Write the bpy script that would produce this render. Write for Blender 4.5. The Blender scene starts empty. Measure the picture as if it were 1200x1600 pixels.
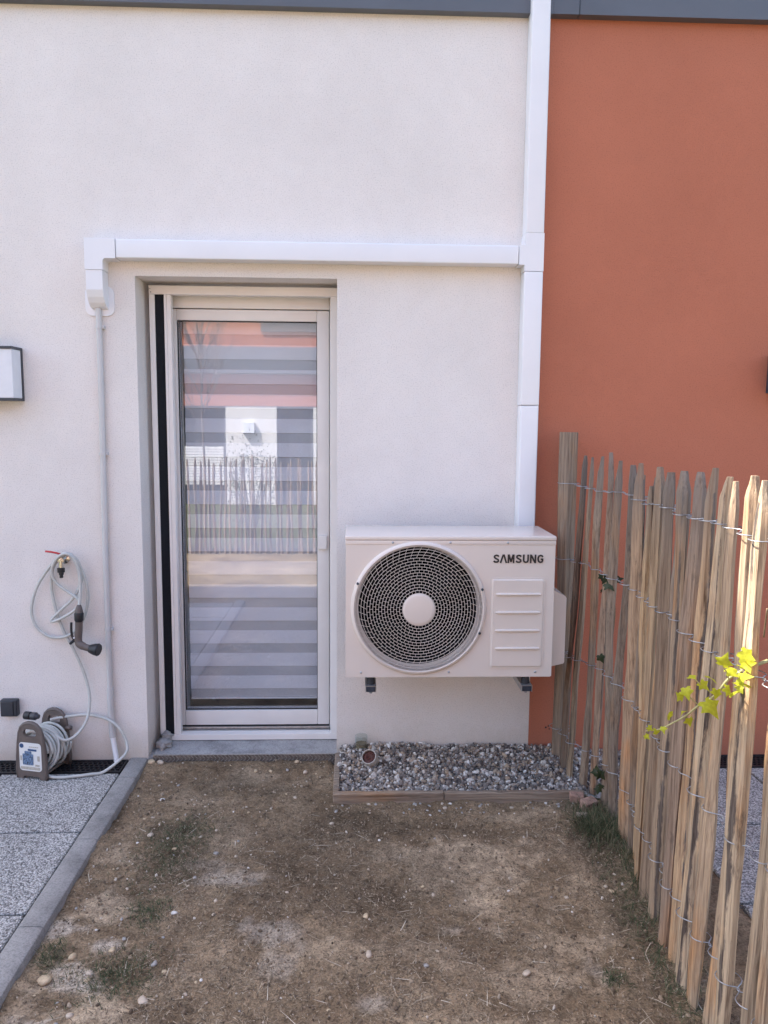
import bpy, bmesh, math, random
import numpy as np
from mathutils import Vector, Matrix

R = math.radians
scene = bpy.context.scene
COL = scene.collection
rng = random.Random(7)
nrg = np.random.default_rng(11)

# ------------------------------------------------------------------ camera
PITCH, YAW, ROLL = 0.11722515, 0.03747878, 0.00818459
cam_d = bpy.data.cameras.new('camera')
cam = bpy.data.objects.new('camera', cam_d)
COL.objects.link(cam)
fwd = Vector((math.sin(YAW) * math.cos(PITCH), math.cos(YAW) * math.cos(PITCH), -math.sin(PITCH)))
r0 = Vector((math.cos(YAW), -math.sin(YAW), 0))
u0 = r0.cross(fwd)
rt = r0 * math.cos(ROLL) + u0 * math.sin(ROLL)
up = u0 * math.cos(ROLL) - r0 * math.sin(ROLL)
M = Matrix.Identity(4)
for i in range(3):
    M[i][0], M[i][1], M[i][2] = rt[i], up[i], -fwd[i]
M.translation = (0, -3.3, 1.5)
cam.matrix_world = M
cam_d.sensor_fit = 'VERTICAL'
cam_d.sensor_height = 36
cam_d.lens = 27
cam_d.clip_start = 0.02
cam_d.clip_end = 2000
scene.camera = cam

# ------------------------------------------------------------------ light
SUN_EL, SUN_AZ = R(52.8), R(59)          # azimuth measured from the wall normal (behind the house) towards the left
S = Vector((-math.sin(SUN_AZ) * math.cos(SUN_EL), math.cos(SUN_AZ) * math.cos(SUN_EL), math.sin(SUN_EL)))
world = bpy.data.worlds.new('World')
scene.world = world
world.use_nodes = True
wn = world.node_tree.nodes
sky = wn.new('ShaderNodeTexSky')
sky.sky_type = 'NISHITA'
sky.sun_disc = False
sky.sun_elevation = SUN_EL
sky.sun_rotation = -SUN_AZ
sky.air_density = 0.9
sky.dust_density = 2.5
sky.ozone_density = 0.4
bg = wn['Background']
bg.inputs['Strength'].default_value = 0.15
world.node_tree.links.new(sky.outputs[0], bg.inputs[0])
sun_d = bpy.data.lights.new('sun', 'SUN')
sun_d.energy = 4.4
sun_d.angle = R(0.53)
sun_d.color = (1.0, 0.91, 0.80)
sun = bpy.data.objects.new('sun', sun_d)
COL.objects.link(sun)
sun.rotation_euler = S.to_track_quat('Z', 'Y').to_euler()
sun.location = S * 30
vs = scene.view_settings
vs.view_transform = 'Standard'
vs.look = 'None'
vs.gamma = 1
vs.exposure = 1.95
vs.use_curve_mapping = False
scene.cycles.use_denoising = True
scene.cycles.max_bounces = 8
scene.cycles.diffuse_bounces = 4
scene.cycles.transparent_max_bounces = 16


# ------------------------------------------------------------------ materials
def new_mat(name):
    m = bpy.data.materials.new(name)
    m.use_nodes = True
    nt = m.node_tree
    return m, nt, nt.nodes['Principled BSDF']


def node(nt, kind, **kw):
    n = nt.nodes.new(kind)
    for k, v in kw.items():
        if k.startswith('i_'):
            key = k[2:]
            key = int(key) if key.isdigit() else key.replace('_', ' ')
            n.inputs[key].default_value = v
        else:
            setattr(n, k, v)
    return n


def c4(c):
    return (c[0], c[1], c[2], 1)


def ramp(nt, fac, stops):
    r = nt.nodes.new('ShaderNodeValToRGB')
    e = r.color_ramp.elements
    while len(e) < len(stops):
        e.new(0.5)
    for el, (p, c) in zip(e, stops):
        el.position = p
        el.color = c4(c)
    if fac is not None:
        nt.links.new(fac, r.inputs[0])
    return r


def coords(nt, scale=(1, 1, 1), rand=False):
    t = nt.nodes.new('ShaderNodeTexCoord')
    mp = nt.nodes.new('ShaderNodeMapping')
    mp.inputs['Scale'].default_value = scale
    nt.links.new(t.outputs['Object'], mp.inputs['Vector'])
    if rand:
        oi = nt.nodes.new('ShaderNodeObjectInfo')
        ml = node(nt, 'ShaderNodeMath', operation='MULTIPLY', i_1=37.0)
        nt.links.new(oi.outputs['Random'], ml.inputs[0])
        nt.links.new(ml.outputs[0], mp.inputs['Location'])
    return mp.outputs[0]


def noise(nt, vec, scale, detail=3, rough=.55):
    n = node(nt, 'ShaderNodeTexNoise', i_Scale=scale, i_Detail=detail, i_Roughness=rough)
    nt.links.new(vec, n.inputs['Vector'])
    return n


def mixc(nt, fac, a, b, mode='MIX'):
    m = nt.nodes.new('ShaderNodeMix')
    m.data_type = 'RGBA'
    m.blend_type = mode
    for sock, v in ((m.inputs[0], fac), (m.inputs[6], a), (m.inputs[7], b)):
        if isinstance(v, (int, float)):
            sock.default_value = v
        elif isinstance(v, tuple):
            sock.default_value = c4(v)
        else:
            nt.links.new(v, sock)
    return m.outputs[2]


def bump(nt, bsdf, height, strength, dist):
    b = node(nt, 'ShaderNodeBump', i_Strength=strength, i_Distance=dist)
    nt.links.new(height, b.inputs['Height'])
    nt.links.new(b.outputs[0], bsdf.inputs['Normal'])
    return b


def plain(name, col, rough=.5, metal=0., var=.06, scale=25, bmp=0., bscale=300, spec=.5):
    m, nt, b = new_mat(name)
    v = coords(nt)
    n = noise(nt, v, scale, 4)
    lo = tuple(c * (1 - var) for c in col)
    hi = tuple(min(1, c * (1 + var)) for c in col)
    r = ramp(nt, n.outputs[0], [(.3, lo), (.7, hi)])
    nt.links.new(r.outputs[0], b.inputs['Base Color'])
    b.inputs['Roughness'].default_value = rough
    b.inputs['Metallic'].default_value = metal
    b.inputs['Specular IOR Level'].default_value = spec
    if bmp:
        n2 = noise(nt, v, bscale, 2)
        bump(nt, b, n2.outputs[0], bmp, .002)
    return m


def stucco(name, col, dirt=None):
    m, nt, b = new_mat(name)
    v = coords(nt)
    n1 = noise(nt, v, 1.7, 5, .6)
    n2 = noise(nt, v, 190, 3, .6)
    lo = tuple(c * .925 for c in col)
    hi = tuple(min(1, c * 1.03) for c in col)
    base = ramp(nt, n1.outputs[0], [(.28, lo), (.66, hi)]).outputs[0]
    n6 = noise(nt, v, 14, 4, .6)
    base = mixc(nt, 1.0, base, ramp(nt, n6.outputs[0], [(.3, (.978, .975, .972)), (.6, (1, 1, 1))]).outputs[0], 'MULTIPLY')
    # tiny darker pores of the render
    pores = ramp(nt, n2.outputs[0], [(.30, (.80, .80, .80)), (.48, (1, 1, 1))]).outputs[0]
    base = mixc(nt, 1.0, base, pores, 'MULTIPLY')
    if dirt:
        # splash dirt low on the wall, ragged upper edge
        sep = nt.nodes.new('ShaderNodeSeparateXYZ')
        nt.links.new(v, sep.inputs[0])
        n3 = noise(nt, v, 9, 5, .7)
        add = node(nt, 'ShaderNodeMath', operation='MULTIPLY_ADD', i_1=-.22)
        nt.links.new(n3.outputs[0], add.inputs[0])
        nt.links.new(sep.outputs['Z'], add.inputs[2])
        f = node(nt, 'ShaderNodeMapRange', i_1=-.10, i_2=.06, i_3=.42, i_4=0.0)
        nt.links.new(add.outputs[0], f.inputs[0])
        base = mixc(nt, f.outputs[0], base, dirt)
    nt.links.new(base, b.inputs['Base Color'])
    b.inputs['Roughness'].default_value = .92
    b.inputs['Specular IOR Level'].default_value = .25
    n4 = noise(nt, v, 330, 2, .5)
    n5 = noise(nt, v, 60, 3, .5)
    mx = node(nt, 'ShaderNodeMath', operation='MULTIPLY_ADD', i_1=.5)
    nt.links.new(n5.outputs[0], mx.inputs[0])
    nt.links.new(n4.outputs[0], mx.inputs[2])
    bump(nt, b, mx.outputs[0], .85, .0026)
    return m


MAT = {}
MAT['white_stucco'] = stucco('white_stucco', (.83, .775, .735), (.50, .40, .27))
MAT['red_stucco'] = stucco('red_stucco', (.50, .176, .105), (.36, .15, .095))
MAT['grey_band'] = plain('grey_band', (.105, .115, .135), .45, var=.08, scale=4)
MAT['white_plastic'] = plain('white_plastic', (.80, .80, .82), .35, var=.02, scale=6, bmp=.05, bscale=40)
MAT['white_paint'] = plain('white_paint', (.81, .775, .745), .38, var=.03, scale=8)
MAT['ac_paint'] = plain('ac_paint', (.76, .675, .61), .20, var=.02, scale=5, bmp=.06, bscale=700)
MAT['ac_dark'] = plain('ac_dark', (.006, .006, .007), .85, var=.2, spec=.08)
MAT['black_letter'] = plain('black_letter', (.02, .02, .024), .4)
MAT['black_plastic'] = plain('black_plastic', (.014, .014, .017), .48, var=.25, scale=40, bmp=.1)
MAT['dark_plastic'] = plain('dark_plastic', (.035, .038, .046), .45, var=.15, scale=40, bmp=.1)
MAT['taupe_plastic'] = plain('taupe_plastic', (.125, .098, .085), .5, var=.12, scale=30, bmp=.12)
MAT['grey_hose'] = plain('grey_hose', (.52, .52, .49), .42, var=.08, scale=30)
MAT['conduit'] = plain('conduit', (.56, .55, .545), .4, var=.04, scale=10)
MAT['galvanised'] = plain('galvanised', (.48, .50, .53), .38, metal=.9, var=.18, scale=60)
MAT['dark_steel'] = plain('dark_steel', (.06, .08, .12), .3, metal=.7, var=.2, scale=60)
MAT['wire'] = plain('wire', (.40, .42, .45), .42, metal=.75, var=.25, scale=90)
MAT['chrome'] = plain('chrome', (.6, .58, .53), .22, metal=1, var=.1, scale=60)
MAT['red_lever'] = plain('red_lever', (.50, .03, .035), .4, var=.1)
MAT['lamp_white'] = plain('lamp_white', (.74, .75, .78), .4, var=.03)
MAT['lamp_dark'] = plain('lamp_dark', (.045, .05, .06), .45, var=.1)
MAT['aluminium'] = plain('aluminium', (.58, .57, .56), .38, metal=.85, var=.2, scale=50)
MAT['plate_grey'] = plain('plate_grey', (.20, .17, .145), .6, metal=.3, var=.4, scale=60)
MAT['plate_tread'] = plain('plate_tread', (.34, .31, .28), .45, metal=.3, var=.3, scale=120)
MAT['rubber'] = plain('rubber', (.02, .02, .022), .7)
MAT['brick'] = plain('brick', (.32, .20, .155), .9, var=.4, scale=40, bmp=.6, bscale=150)
MAT['label_white'] = plain('label_white', (.72, .72, .70), .4, var=.03)
MAT['label_blue'] = plain('label_blue', (.04, .09, .20), .4, var=.25, scale=120)
MAT['label_photo'] = plain('label_photo', (.11, .17, .27), .4, var=.9, scale=160)
MAT['label_tan'] = plain('label_tan', (.45, .42, .36), .4, var=.2, scale=120)
MAT['room'] = plain('room', (.32, .31, .30), .8)
MAT['mortar'] = plain('mortar', (.34, .33, .32), .6, var=.35, scale=35, bmp=.7, bscale=120)
MAT['pleat'] = plain('pleat', (.012, .014, .02), .75, var=.2, scale=80)
MAT['frosted'] = plain('frosted', (.50, .45, .40), .3, var=.15, scale=40)
MAT['candle'] = plain('candle', (.075, .02, .015), .6, var=.6, scale=150, bmp=.8, bscale=250)


def concrete(name, col, scale=1.):
    m, nt, b = new_mat(name)
    v = coords(nt)
    n1 = noise(nt, v, 7 * scale, 6, .65)
    n2 = noise(nt, v, 160, 3, .7)
    base = ramp(nt, n1.outputs[0], [(.28, tuple(c * .62 for c in col)), (.5, col), (.75, tuple(c * 1.22 for c in col))]).outputs[0]
    sp = ramp(nt, n2.outputs[0], [(.3, (.66, .66, .66)), (.55, (1.05, 1.05, 1.05))]).outputs[0]
    nt.links.new(mixc(nt, 1., base, sp, 'MULTIPLY'), b.inputs['Base Color'])
    b.inputs['Roughness'].default_value = .9
    bump(nt, b, n2.outputs[0], .5, .003)
    return m


MAT['concrete'] = concrete('concrete', (.30, .285, .27))
MAT['sill_concrete'] = concrete('sill_concrete', (.36, .35, .345), 2.)


MAT['joint_sand'] = concrete('joint_sand', (.15, .138, .125))


def aggregate():
    m, nt, b = new_mat('washed_aggregate')
    v = coords(nt)
    vo = node(nt, 'ShaderNodeTexVoronoi', i_Scale=185.)
    nt.links.new(v, vo.inputs['Vector'])
    sep = nt.nodes.new('ShaderNodeSeparateColor')
    nt.links.new(vo.outputs['Color'], sep.inputs[0])
    stone = ramp(nt, sep.outputs[0], [(.0, (.16, .155, .15)), (.2, (.34, .33, .32)), (.45, (.50, .485, .465)), (.75, (.62, .60, .575)), (1., (.74, .72, .69))]).outputs[0]
    edge = ramp(nt, vo.outputs['Distance'], [(.35, (1, 1, 1)), (.75, (.42, .41, .40))]).outputs[0]
    base = mixc(nt, 1., stone, edge, 'MULTIPLY')
    n1 = noise(nt, v, 4, 4)
    tone = ramp(nt, n1.outputs[0], [(.3, (.86, .86, .86)), (.7, (1.05, 1.05, 1.05))]).outputs[0]
    nt.links.new(mixc(nt, 1., base, tone, 'MULTIPLY'), b.inputs['Base Color'])
    b.inputs['Roughness'].default_value = .8
    inv = node(nt, 'ShaderNodeMath', operation='SUBTRACT', i_0=1.)
    nt.links.new(vo.outputs['Distance'], inv.inputs[1])
    bump(nt, b, inv.outputs[0], .8, .004)
    return m


MAT['aggregate'] = aggregate()


def wood(name, tones, bark=.5, zscale=2.2, along_x=False):
    m, nt, b = new_mat(name)
    v = coords(nt, (1, 1, 1), True)
    if along_x:
        rm = nt.nodes.new('ShaderNodeMapping')
        rm.inputs['Rotation'].default_value = (0, R(90), 0)
        nt.links.new(v, rm.inputs['Vector'])
        v = rm.outputs[0]
    oi = nt.nodes.new('ShaderNodeObjectInfo')
    st = nt.nodes.new('ShaderNodeMapping')
    st.inputs['Scale'].default_value = (95, 95, zscale)
    nt.links.new(v, st.inputs['Vector'])
    n1 = noise(nt, st.outputs[0], 1.0, 5, .65)
    st2 = nt.nodes.new('ShaderNodeMapping')
    st2.inputs['Scale'].default_value = (260, 260, 6)
    nt.links.new(v, st2.inputs['Vector'])
    n2 = noise(nt, st2.outputs[0], 1.0, 3, .6)
    tone = ramp(nt, oi.outputs['Random'], tones).outputs[0]
    streak = ramp(nt, n1.outputs[0], [(.27, (.34, .29, .26)), (.40, (.74, .70, .67)), (.52, (1.0, .98, .95)), (.7, (1.25, 1.2, 1.1))]).outputs[0]
    fine = ramp(nt, n2.outputs[0], [(.30, (.66, .63, .60)), (.55, (1.06, 1.05, 1.03))]).outputs[0]
    base = mixc(nt, 1., mixc(nt, 1., tone, streak, 'MULTIPLY'), fine, 'MULTIPLY')
    # weathered grey and orange patches
    st3 = nt.nodes.new('ShaderNodeMapping')
    st3.inputs['Scale'].default_value = (9, 9, 2.3)
    nt.links.new(v, st3.inputs['Vector'])
    n3 = noise(nt, st3.outputs[0], 1.0, 4, .6)
    fo = ramp(nt, n3.outputs[0], [(.52, (0, 0, 0)), (.68, (.85, .85, .85))]).outputs[0]
    base = mixc(nt, fo, base, mixc(nt, 1., base, (1.18, .87, .60), 'MULTIPLY'))
    # bark remnants
    st4 = nt.nodes.new('ShaderNodeMapping')
    st4.inputs['Scale'].default_value = (22, 22, 4.5)
    st4.inputs['Location'].default_value = (5, 3, 9)
    nt.links.new(v, st4.inputs['Vector'])
    n4 = noise(nt, st4.outputs[0], 1.0, 6, .72)
    fb = ramp(nt, n4.outputs[0], [(.60, (0, 0, 0)), (.66, (bark, bark, bark))]).outputs[0]
    base = mixc(nt, fb, base, (.085, .066, .055))
    at = nt.nodes.new('ShaderNodeVertexColor')
    at.layer_name = 'wear'
    sp = nt.nodes.new('ShaderNodeSeparateColor')
    nt.links.new(at.outputs[0], sp.inputs[0])
    ma = node(nt, 'ShaderNodeMath', operation='MULTIPLY_ADD', i_1=1.1)
    nt.links.new(n4.outputs[0], ma.inputs[0])
    nt.links.new(sp.outputs[0], ma.inputs[2])
    fk = ramp(nt, ma.outputs[0], [(1.12, (0, 0, 0)), (1.2, (1, 1, 1))])
    fk.color_ramp.elements[0].position = .86
    fk.color_ramp.elements[1].position = .93
    hf = node(nt, 'ShaderNodeMath', operation='MULTIPLY', i_1=.62)
    nt.links.new(ma.outputs[0], hf.inputs[0])
    nt.links.new(hf.outputs[0], fk.inputs[0])
    bkc = ramp(nt, n2.outputs[0], [(.3, (.055, .040, .032)), (.55, (.13, .10, .082)), (.75, (.24, .20, .17))]).outputs[0]
    base = mixc(nt, fk.outputs[0], base, bkc)
    gm = node(nt, 'ShaderNodeMath', operation='MULTIPLY')
    nt.links.new(sp.outputs[1], gm.inputs[0])
    gr = ramp(nt, n1.outputs[0], [(.3, (.3, .3, .3)), (.55, (.95, .95, .95))]).outputs[0]
    nt.links.new(gr, gm.inputs[1])
    base = mixc(nt, gm.outputs[0], base, (.17, .155, .145))
    nt.links.new(base, b.inputs['Base Color'])
    b.inputs['Roughness'].default_value = .82
    b.inputs['Specular IOR Level'].default_value = .3
    ad = node(nt, 'ShaderNodeMath', operation='MULTIPLY_ADD', i_1=.5)
    nt.links.new(n2.outputs[0], ad.inputs[0])
    nt.links.new(n1.outputs[0], ad.inputs[2])
    bump(nt, b, ad.outputs[0], .9, .006)
    return m


MAT['pale_wood'] = wood('pale_wood', [(0, (.17, .125, .098)), (.2, (.31, .225, .160)), (.4, (.44, .315, .20)), (.6, (.27, .215, .175)), (.8, (.38, .26, .185)), (1, (.52, .37, .225))])
MAT['sunlit_pale_wood'] = wood('sunlit_pale_wood', [(0, (.34, .27, .205)), (.35, (.50, .395, .285)), (.7, (.42, .315, .225)), (1, (.58, .465, .335))], .6)  # lighter split wood for near pales, with sun brightness put into its colour
MAT['old_wood'] = wood('old_wood', [(0, (.23, .178, .142)), (1, (.34, .265, .205))], .8)
MAT['edging_wood'] = wood('edging_wood', [(0, (.27, .215, .175)), (1, (.33, .27, .22))], .2, along_x=True)


def island(name, stops, rough=.8, trans=0., spec=.3):
    m, nt, b = new_mat(name)
    g = nt.nodes.new('ShaderNodeNewGeometry')
    r = ramp(nt, g.outputs['Random Per Island'], stops)
    n = noise(nt, coords(nt), 120, 3)
    t = ramp(nt, n.outputs[0], [(.3, (.78, .78, .78)), (.7, (1.1, 1.1, 1.1))]).outputs[0]
    col = mixc(nt, 1., r.outputs[0], t, 'MULTIPLY')
    nt.links.new(col, b.inputs['Base Color'])
    b.inputs['Roughness'].default_value = rough
    b.inputs['Specular IOR Level'].default_value = spec
    if trans:
        tr = nt.nodes.new('ShaderNodeBsdfTranslucent')
        nt.links.new(col, tr.inputs[0])
        mx = node(nt, 'ShaderNodeMixShader', i_0=trans)
        nt.links.new(b.outputs[0], mx.inputs[1])
        nt.links.new(tr.outputs[0], mx.inputs[2])
        nt.links.new(mx.outputs[0], nt.nodes['Material Output'].inputs[0])
    return m


MAT['gravel'] = island('gravel', [(0, (.09, .082, .080)), (.2, (.18, .160, .148)), (.40, (.30, .250, .212)), (.56, (.44, .335, .24)), (.68, (.29, .265, .25)), (.82, (.52, .475, .43)), (.93, (.70, .66, .60)), (1, (.80, .78, .74))], .75)
MAT['grit'] = island('grit', [(0, (.10, .072, .050)), (.45, (.21, .156, .106)), (.85, (.36, .275, .19)), (.96, (.48, .40, .31)), (1, (.66, .60, .52))], .85)
MAT['straw'] = island('straw', [(0, (.070, .050, .034)), (.3, (.165, .122, .082)), (.65, (.29, .222, .152)), (.92, (.43, .345, .245)), (1, (.62, .52, .39))], .85)
MAT['long_straw'] = island('long_straw', [(0, (.40, .32, .22)), (1, (.70, .62, .50))], .8)
MAT['grass'] = island('grass', [(0, (.045, .068, .030)), (.45, (.080, .105, .050)), (.72, (.14, .14, .075)), (1, (.34, .27, .17))], .7, .2)
MAT['ivy'] = island('ivy', [(0, (.34, .38, .02)), (.5, (.47, .50, .03)), (1, (.58, .58, .07))], .5, .45)
MAT['dark_ivy'] = island('dark_ivy', [(0, (.02, .032, .012)), (1, (.05, .06, .022))], .45, .15)
MAT['ivy_stem'] = plain('ivy_stem', (.38, .36, .17), .6, var=.2, scale=80)
MAT['twig'] = plain('twig', (.20, .15, .09), .8, var=.3, scale=80)
MAT['shrub'] = island('shrub', [(0, (.05, .075, .04)), (.6, (.09, .12, .07)), (1, (.20, .22, .17))], .5, .2)
MAT['bark'] = plain('bark', (.16, .13, .11), .9, var=.3, scale=40, bmp=.5, bscale=120)
MAT['pebble'] = plain('pebble', (.50, .41, .32), .75, var=.25, scale=60, bmp=.3, bscale=120)
MAT['pebble_white'] = plain('pebble_white', (.74, .70, .65), .7, var=.15, scale=60, bmp=.3, bscale=120)
MAT['pebble_ochre'] = plain('pebble_ochre', (.52, .40, .26), .75, var=.3, scale=60, bmp=.3, bscale=120)
MAT['pebble_grey'] = plain('pebble_grey', (.34, .32, .30), .75, var=.3, scale=60, bmp=.3, bscale=120)


def soil():
    m, nt, b = new_mat('soil')
    v = coords(nt)
    n1 = noise(nt, v, 2.6, 7, .66)
    n2 = noise(nt, v, 34, 5, .7)
    n3 = noise(nt, v, 150, 4, .7)
    base = ramp(nt, n1.outputs[0], [(.30, (.120, .083, .052)), (.43, (.218, .155, .098)), (.56, (.320, .235, .152)), (.72, (.455, .345, .230))]).outputs[0]
    a = nt.nodes.new('ShaderNodeVertexColor')
    a.layer_name = 'patch'
    sep = nt.nodes.new('ShaderNodeSeparateColor')
    nt.links.new(a.outputs[0], sep.inputs[0])
    base = mixc(nt, sep.outputs[0], base, (.58, .455, .32))
    base = mixc(nt, sep.outputs[1], base, (.60, .52, .43))
    base = mixc(nt, sep.outputs[2], base, (.080, .060, .040))
    base = mixc(nt, a.outputs['Alpha'], base, (.105, .115, .058))
    t2 = ramp(nt, n2.outputs[0], [(.25, (.42, .41, .40)), (.5, (1, 1, 1)), (.78, (1.35, 1.33, 1.3))]).outputs[0]
    t3 = ramp(nt, n3.outputs[0], [(.28, (.42, .41, .40)), (.52, (1.02, 1.02, 1.02)), (.78, (1.5, 1.47, 1.42))]).outputs[0]
    base = mixc(nt, 1., mixc(nt, 1., base, t2, 'MULTIPLY'), t3, 'MULTIPLY')
    nt.links.new(base, b.inputs['Base Color'])
    b.inputs['Roughness'].default_value = .95
    b.inputs['Specular IOR Level'].default_value = .15
    ad = node(nt, 'ShaderNodeMath', operation='MULTIPLY_ADD', i_1=.45)
    nt.links.new(n3.outputs[0], ad.inputs[0])
    nt.links.new(n2.outputs[0], ad.inputs[2])
    bump(nt, b, ad.outputs[0], 1.0, .014)
    return m


MAT['soil'] = soil()


def glass(name, refl, tint=(1, 1, 1)):
    m, nt, b = new_mat(name)
    nt.nodes.remove(b)
    tr = node(nt, 'ShaderNodeBsdfTransparent')
    tr.inputs[0].default_value = c4(tint)
    gl = node(nt, 'ShaderNodeBsdfGlossy')
    gl.inputs['Roughness'].default_value = 0.0
    gl.inputs[0].default_value = (.86, .92, 1, 1)
    lw = node(nt, 'ShaderNodeLayerWeight', i_Blend=.5)
    fr = node(nt, 'ShaderNodeMath', operation='POWER', i_1=5.0)
    nt.links.new(lw.outputs['Facing'], fr.inputs[0])
    ad = node(nt, 'ShaderNodeMath', operation='MULTIPLY_ADD', i_1=.75, i_2=refl, use_clamp=True)
    nt.links.new(fr.outputs[0], ad.inputs[0])
    mx = nt.nodes.new('ShaderNodeMixShader')
    nt.links.new(ad.outputs[0], mx.inputs[0])
    nt.links.new(tr.outputs[0], mx.inputs[1])
    nt.links.new(gl.outputs[0], mx.inputs[2])
    nt.links.new(mx.outputs[0], nt.nodes['Material Output'].inputs[0])
    return m


MAT['pane'] = glass('pane', .15, (.985, .99, 1.0))
MAT['jar_glass'] = glass('jar_glass', .06, (.93, .95, .94))


def fabric(name, col, see):
    m, nt, b = new_mat(name)
    v = coords(nt)
    wv = node(nt, 'ShaderNodeTexWave', i_Scale=260., i_Distortion=.6)
    wv.bands_direction = 'Z'
    nt.links.new(v, wv.inputs['Vector'])
    r = ramp(nt, wv.outputs[0], [(0, tuple(c * .93 for c in col)), (1, col)])
    nt.links.new(r.outputs[0], b.inputs['Base Color'])
    b.inputs['Roughness'].default_value = .8
    if see:
        tr = node(nt, 'ShaderNodeBsdfTransparent')
        mx = node(nt, 'ShaderNodeMixShader', i_0=see)
        nt.links.new(b.outputs[0], mx.inputs[1])
        nt.links.new(tr.outputs[0], mx.inputs[2])
        nt.links.new(mx.outputs[0], nt.nodes['Material Output'].inputs[0])
    return m


MAT['blind_solid'] = fabric('blind_solid', (.87, .88, .93), 0)
MAT['blind_sheer'] = fabric('blind_sheer', (.74, .75, .79), .30)


# ------------------------------------------------------------------ mesh helpers
class MB:
    def __init__(self):
        self.v, self.f = [], []

    def add(self, vs, fs):
        o = len(self.v)
        self.v += [tuple(p) for p in vs]
        self.f += [tuple(i + o for i in f) for f in fs]
        return self

    def box(self, x0, x1, y0, y1, z0, z1):
        return self.add([(x0, y0, z0), (x1, y0, z0), (x1, y1, z0), (x0, y1, z0), (x0, y0, z1), (x1, y0, z1), (x1, y1, z1), (x0, y1, z1)],
                        [(0, 3, 2, 1), (4, 5, 6, 7), (0, 1, 5, 4), (1, 2, 6, 5), (2, 3, 7, 6), (3, 0, 4, 7)])

    def bbox(self, x0, x1, y0, y1, z0, z1, bv=.003, seg=2):
        bm = bmesh.new()
        bmesh.ops.create_cube(bm, size=1)
        for q in bm.verts:
            q.co = ((x0 + x1) / 2 + q.co.x * (x1 - x0), (y0 + y1) / 2 + q.co.y * (y1 - y0), (z0 + z1) / 2 + q.co.z * (z1 - z0))
        bmesh.ops.bevel(bm, geom=bm.edges[:], offset=bv, segments=seg, affect='EDGES', profile=.6)
        self.from_bm(bm)
        return self

    def from_bm(self, bm):
        bm.verts.index_update()
        self.add([q.co[:] for q in bm.verts], [[q.index for q in f.verts] for f in bm.faces])
        bm.free()

    def prism(self, poly, y0, y1, axis='y'):
        """poly: list of (a, b) counter-clockwise seen from the front; extruded along the axis."""
        n = len(poly)
        if axis == 'y':
            vs = [(a, y0, b) for a, b in poly] + [(a, y1, b) for a, b in poly]
        elif axis == 'x':
            vs = [(y0, a, b) for a, b in poly] + [(y1, a, b) for a, b in poly]
        else:
            vs = [(a, b, y0) for a, b in poly] + [(a, b, y1) for a, b in poly]
        fs = [tuple(range(n)), tuple(range(2 * n - 1, n - 1, -1))]
        fs += [(i, i + n, (i + 1) % n + n, (i + 1) % n) for i in range(n)]
        return self.add(vs, fs)

    def tube(self, pts, rad, n=8, cap=True, closed=False):
        pts = [Vector(p) for p in pts]
        m = len(pts)
        if not hasattr(rad, '__len__'):
            rad = [rad] * m
        vs = []
        nrm = None
        for i, p in enumerate(pts):
            a = pts[(i - 1) % m] if (i or closed) else p
            b = pts[(i + 1) % m] if (i < m - 1 or closed) else p
            t = (b - a).normalized()
            if nrm is None:
                nrm = t.orthogonal().normalized()
            nrm = (nrm - t * nrm.dot(t))
            nrm = nrm.normalized() if nrm.length > 1e-6 else t.orthogonal().normalized()
            bn = t.cross(nrm)
            for k in range(n):
                w = 2 * math.pi * k / n
                vs.append(p + (nrm * math.cos(w) + bn * math.sin(w)) * rad[i])
        fs = []
        for i in range(m if closed else m - 1):
            j = (i + 1) % m
            for k in range(n):
                fs.append((i * n + k, i * n + (k + 1) % n, j * n + (k + 1) % n, j * n + k))
        if cap and not closed:
            fs.append(tuple(range(n - 1, -1, -1)))
            fs.append(tuple((m - 1) * n + k for k in range(n)))
        return self.add(vs, fs)

    def cyl(self, p0, p1, r0, r1=None, n=16):
        return self.tube([p0, p1], [r0, r0 if r1 is None else r1], n)

    def lathe(self, c, prof, n=24, axis='z'):
        vs = []
        for r, h in prof:
            for k in range(n):
                w = 2 * math.pi * k / n
                a, b = r * math.cos(w), r * math.sin(w)
                vs.append((c[0] + a, c[1] + b, c[2] + h) if axis == 'z' else (c[0] + a, c[1] - h, c[2] + b))
        fs = [(i * n + k, i * n + (k + 1) % n, (i + 1) * n + (k + 1) % n, (i + 1) * n + k) for i in range(len(prof) - 1) for k in range(n)]
        return self.add(vs, fs)

    def xform(self, mtx, start=0):
        self.v[start:] = [tuple(mtx @ Vector(p)) for p in self.v[start:]]
        return self

    def build(self, name, mat, parent=None, smooth=False, angle=None):
        loc = parent_loc(parent)
        me = bpy.data.meshes.new(name)
        me.from_pydata([(p[0] - loc[0], p[1] - loc[1], p[2] - loc[2]) for p in self.v], [], self.f)
        bm = bmesh.new()
        bm.from_mesh(me)
        bmesh.ops.recalc_face_normals(bm, faces=bm.faces[:])
        bm.to_mesh(me)
        bm.free()
        me.materials.append(MAT[mat] if isinstance(mat, str) else mat)
        if smooth:
            me.polygons.foreach_set('use_smooth', [True] * len(me.polygons))
            if angle:
                me.set_sharp_from_angle(angle=R(angle))
        o = bpy.data.objects.new(name, me)
        COL.objects.link(o)
        if parent is not None:
            o.parent = parent
        return o


LOC = {}


def parent_loc(p):
    while p is not None:
        if p.name in LOC:
            return LOC[p.name]
        p = p.parent
    return (0, 0, 0)


def tag(o, label, cat, group=None, kind=None):
    if label:
        o['label'] = label
    if cat:
        o['category'] = cat
    if group:
        o['group'] = group
    if kind:
        o['kind'] = kind
    return o


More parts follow.
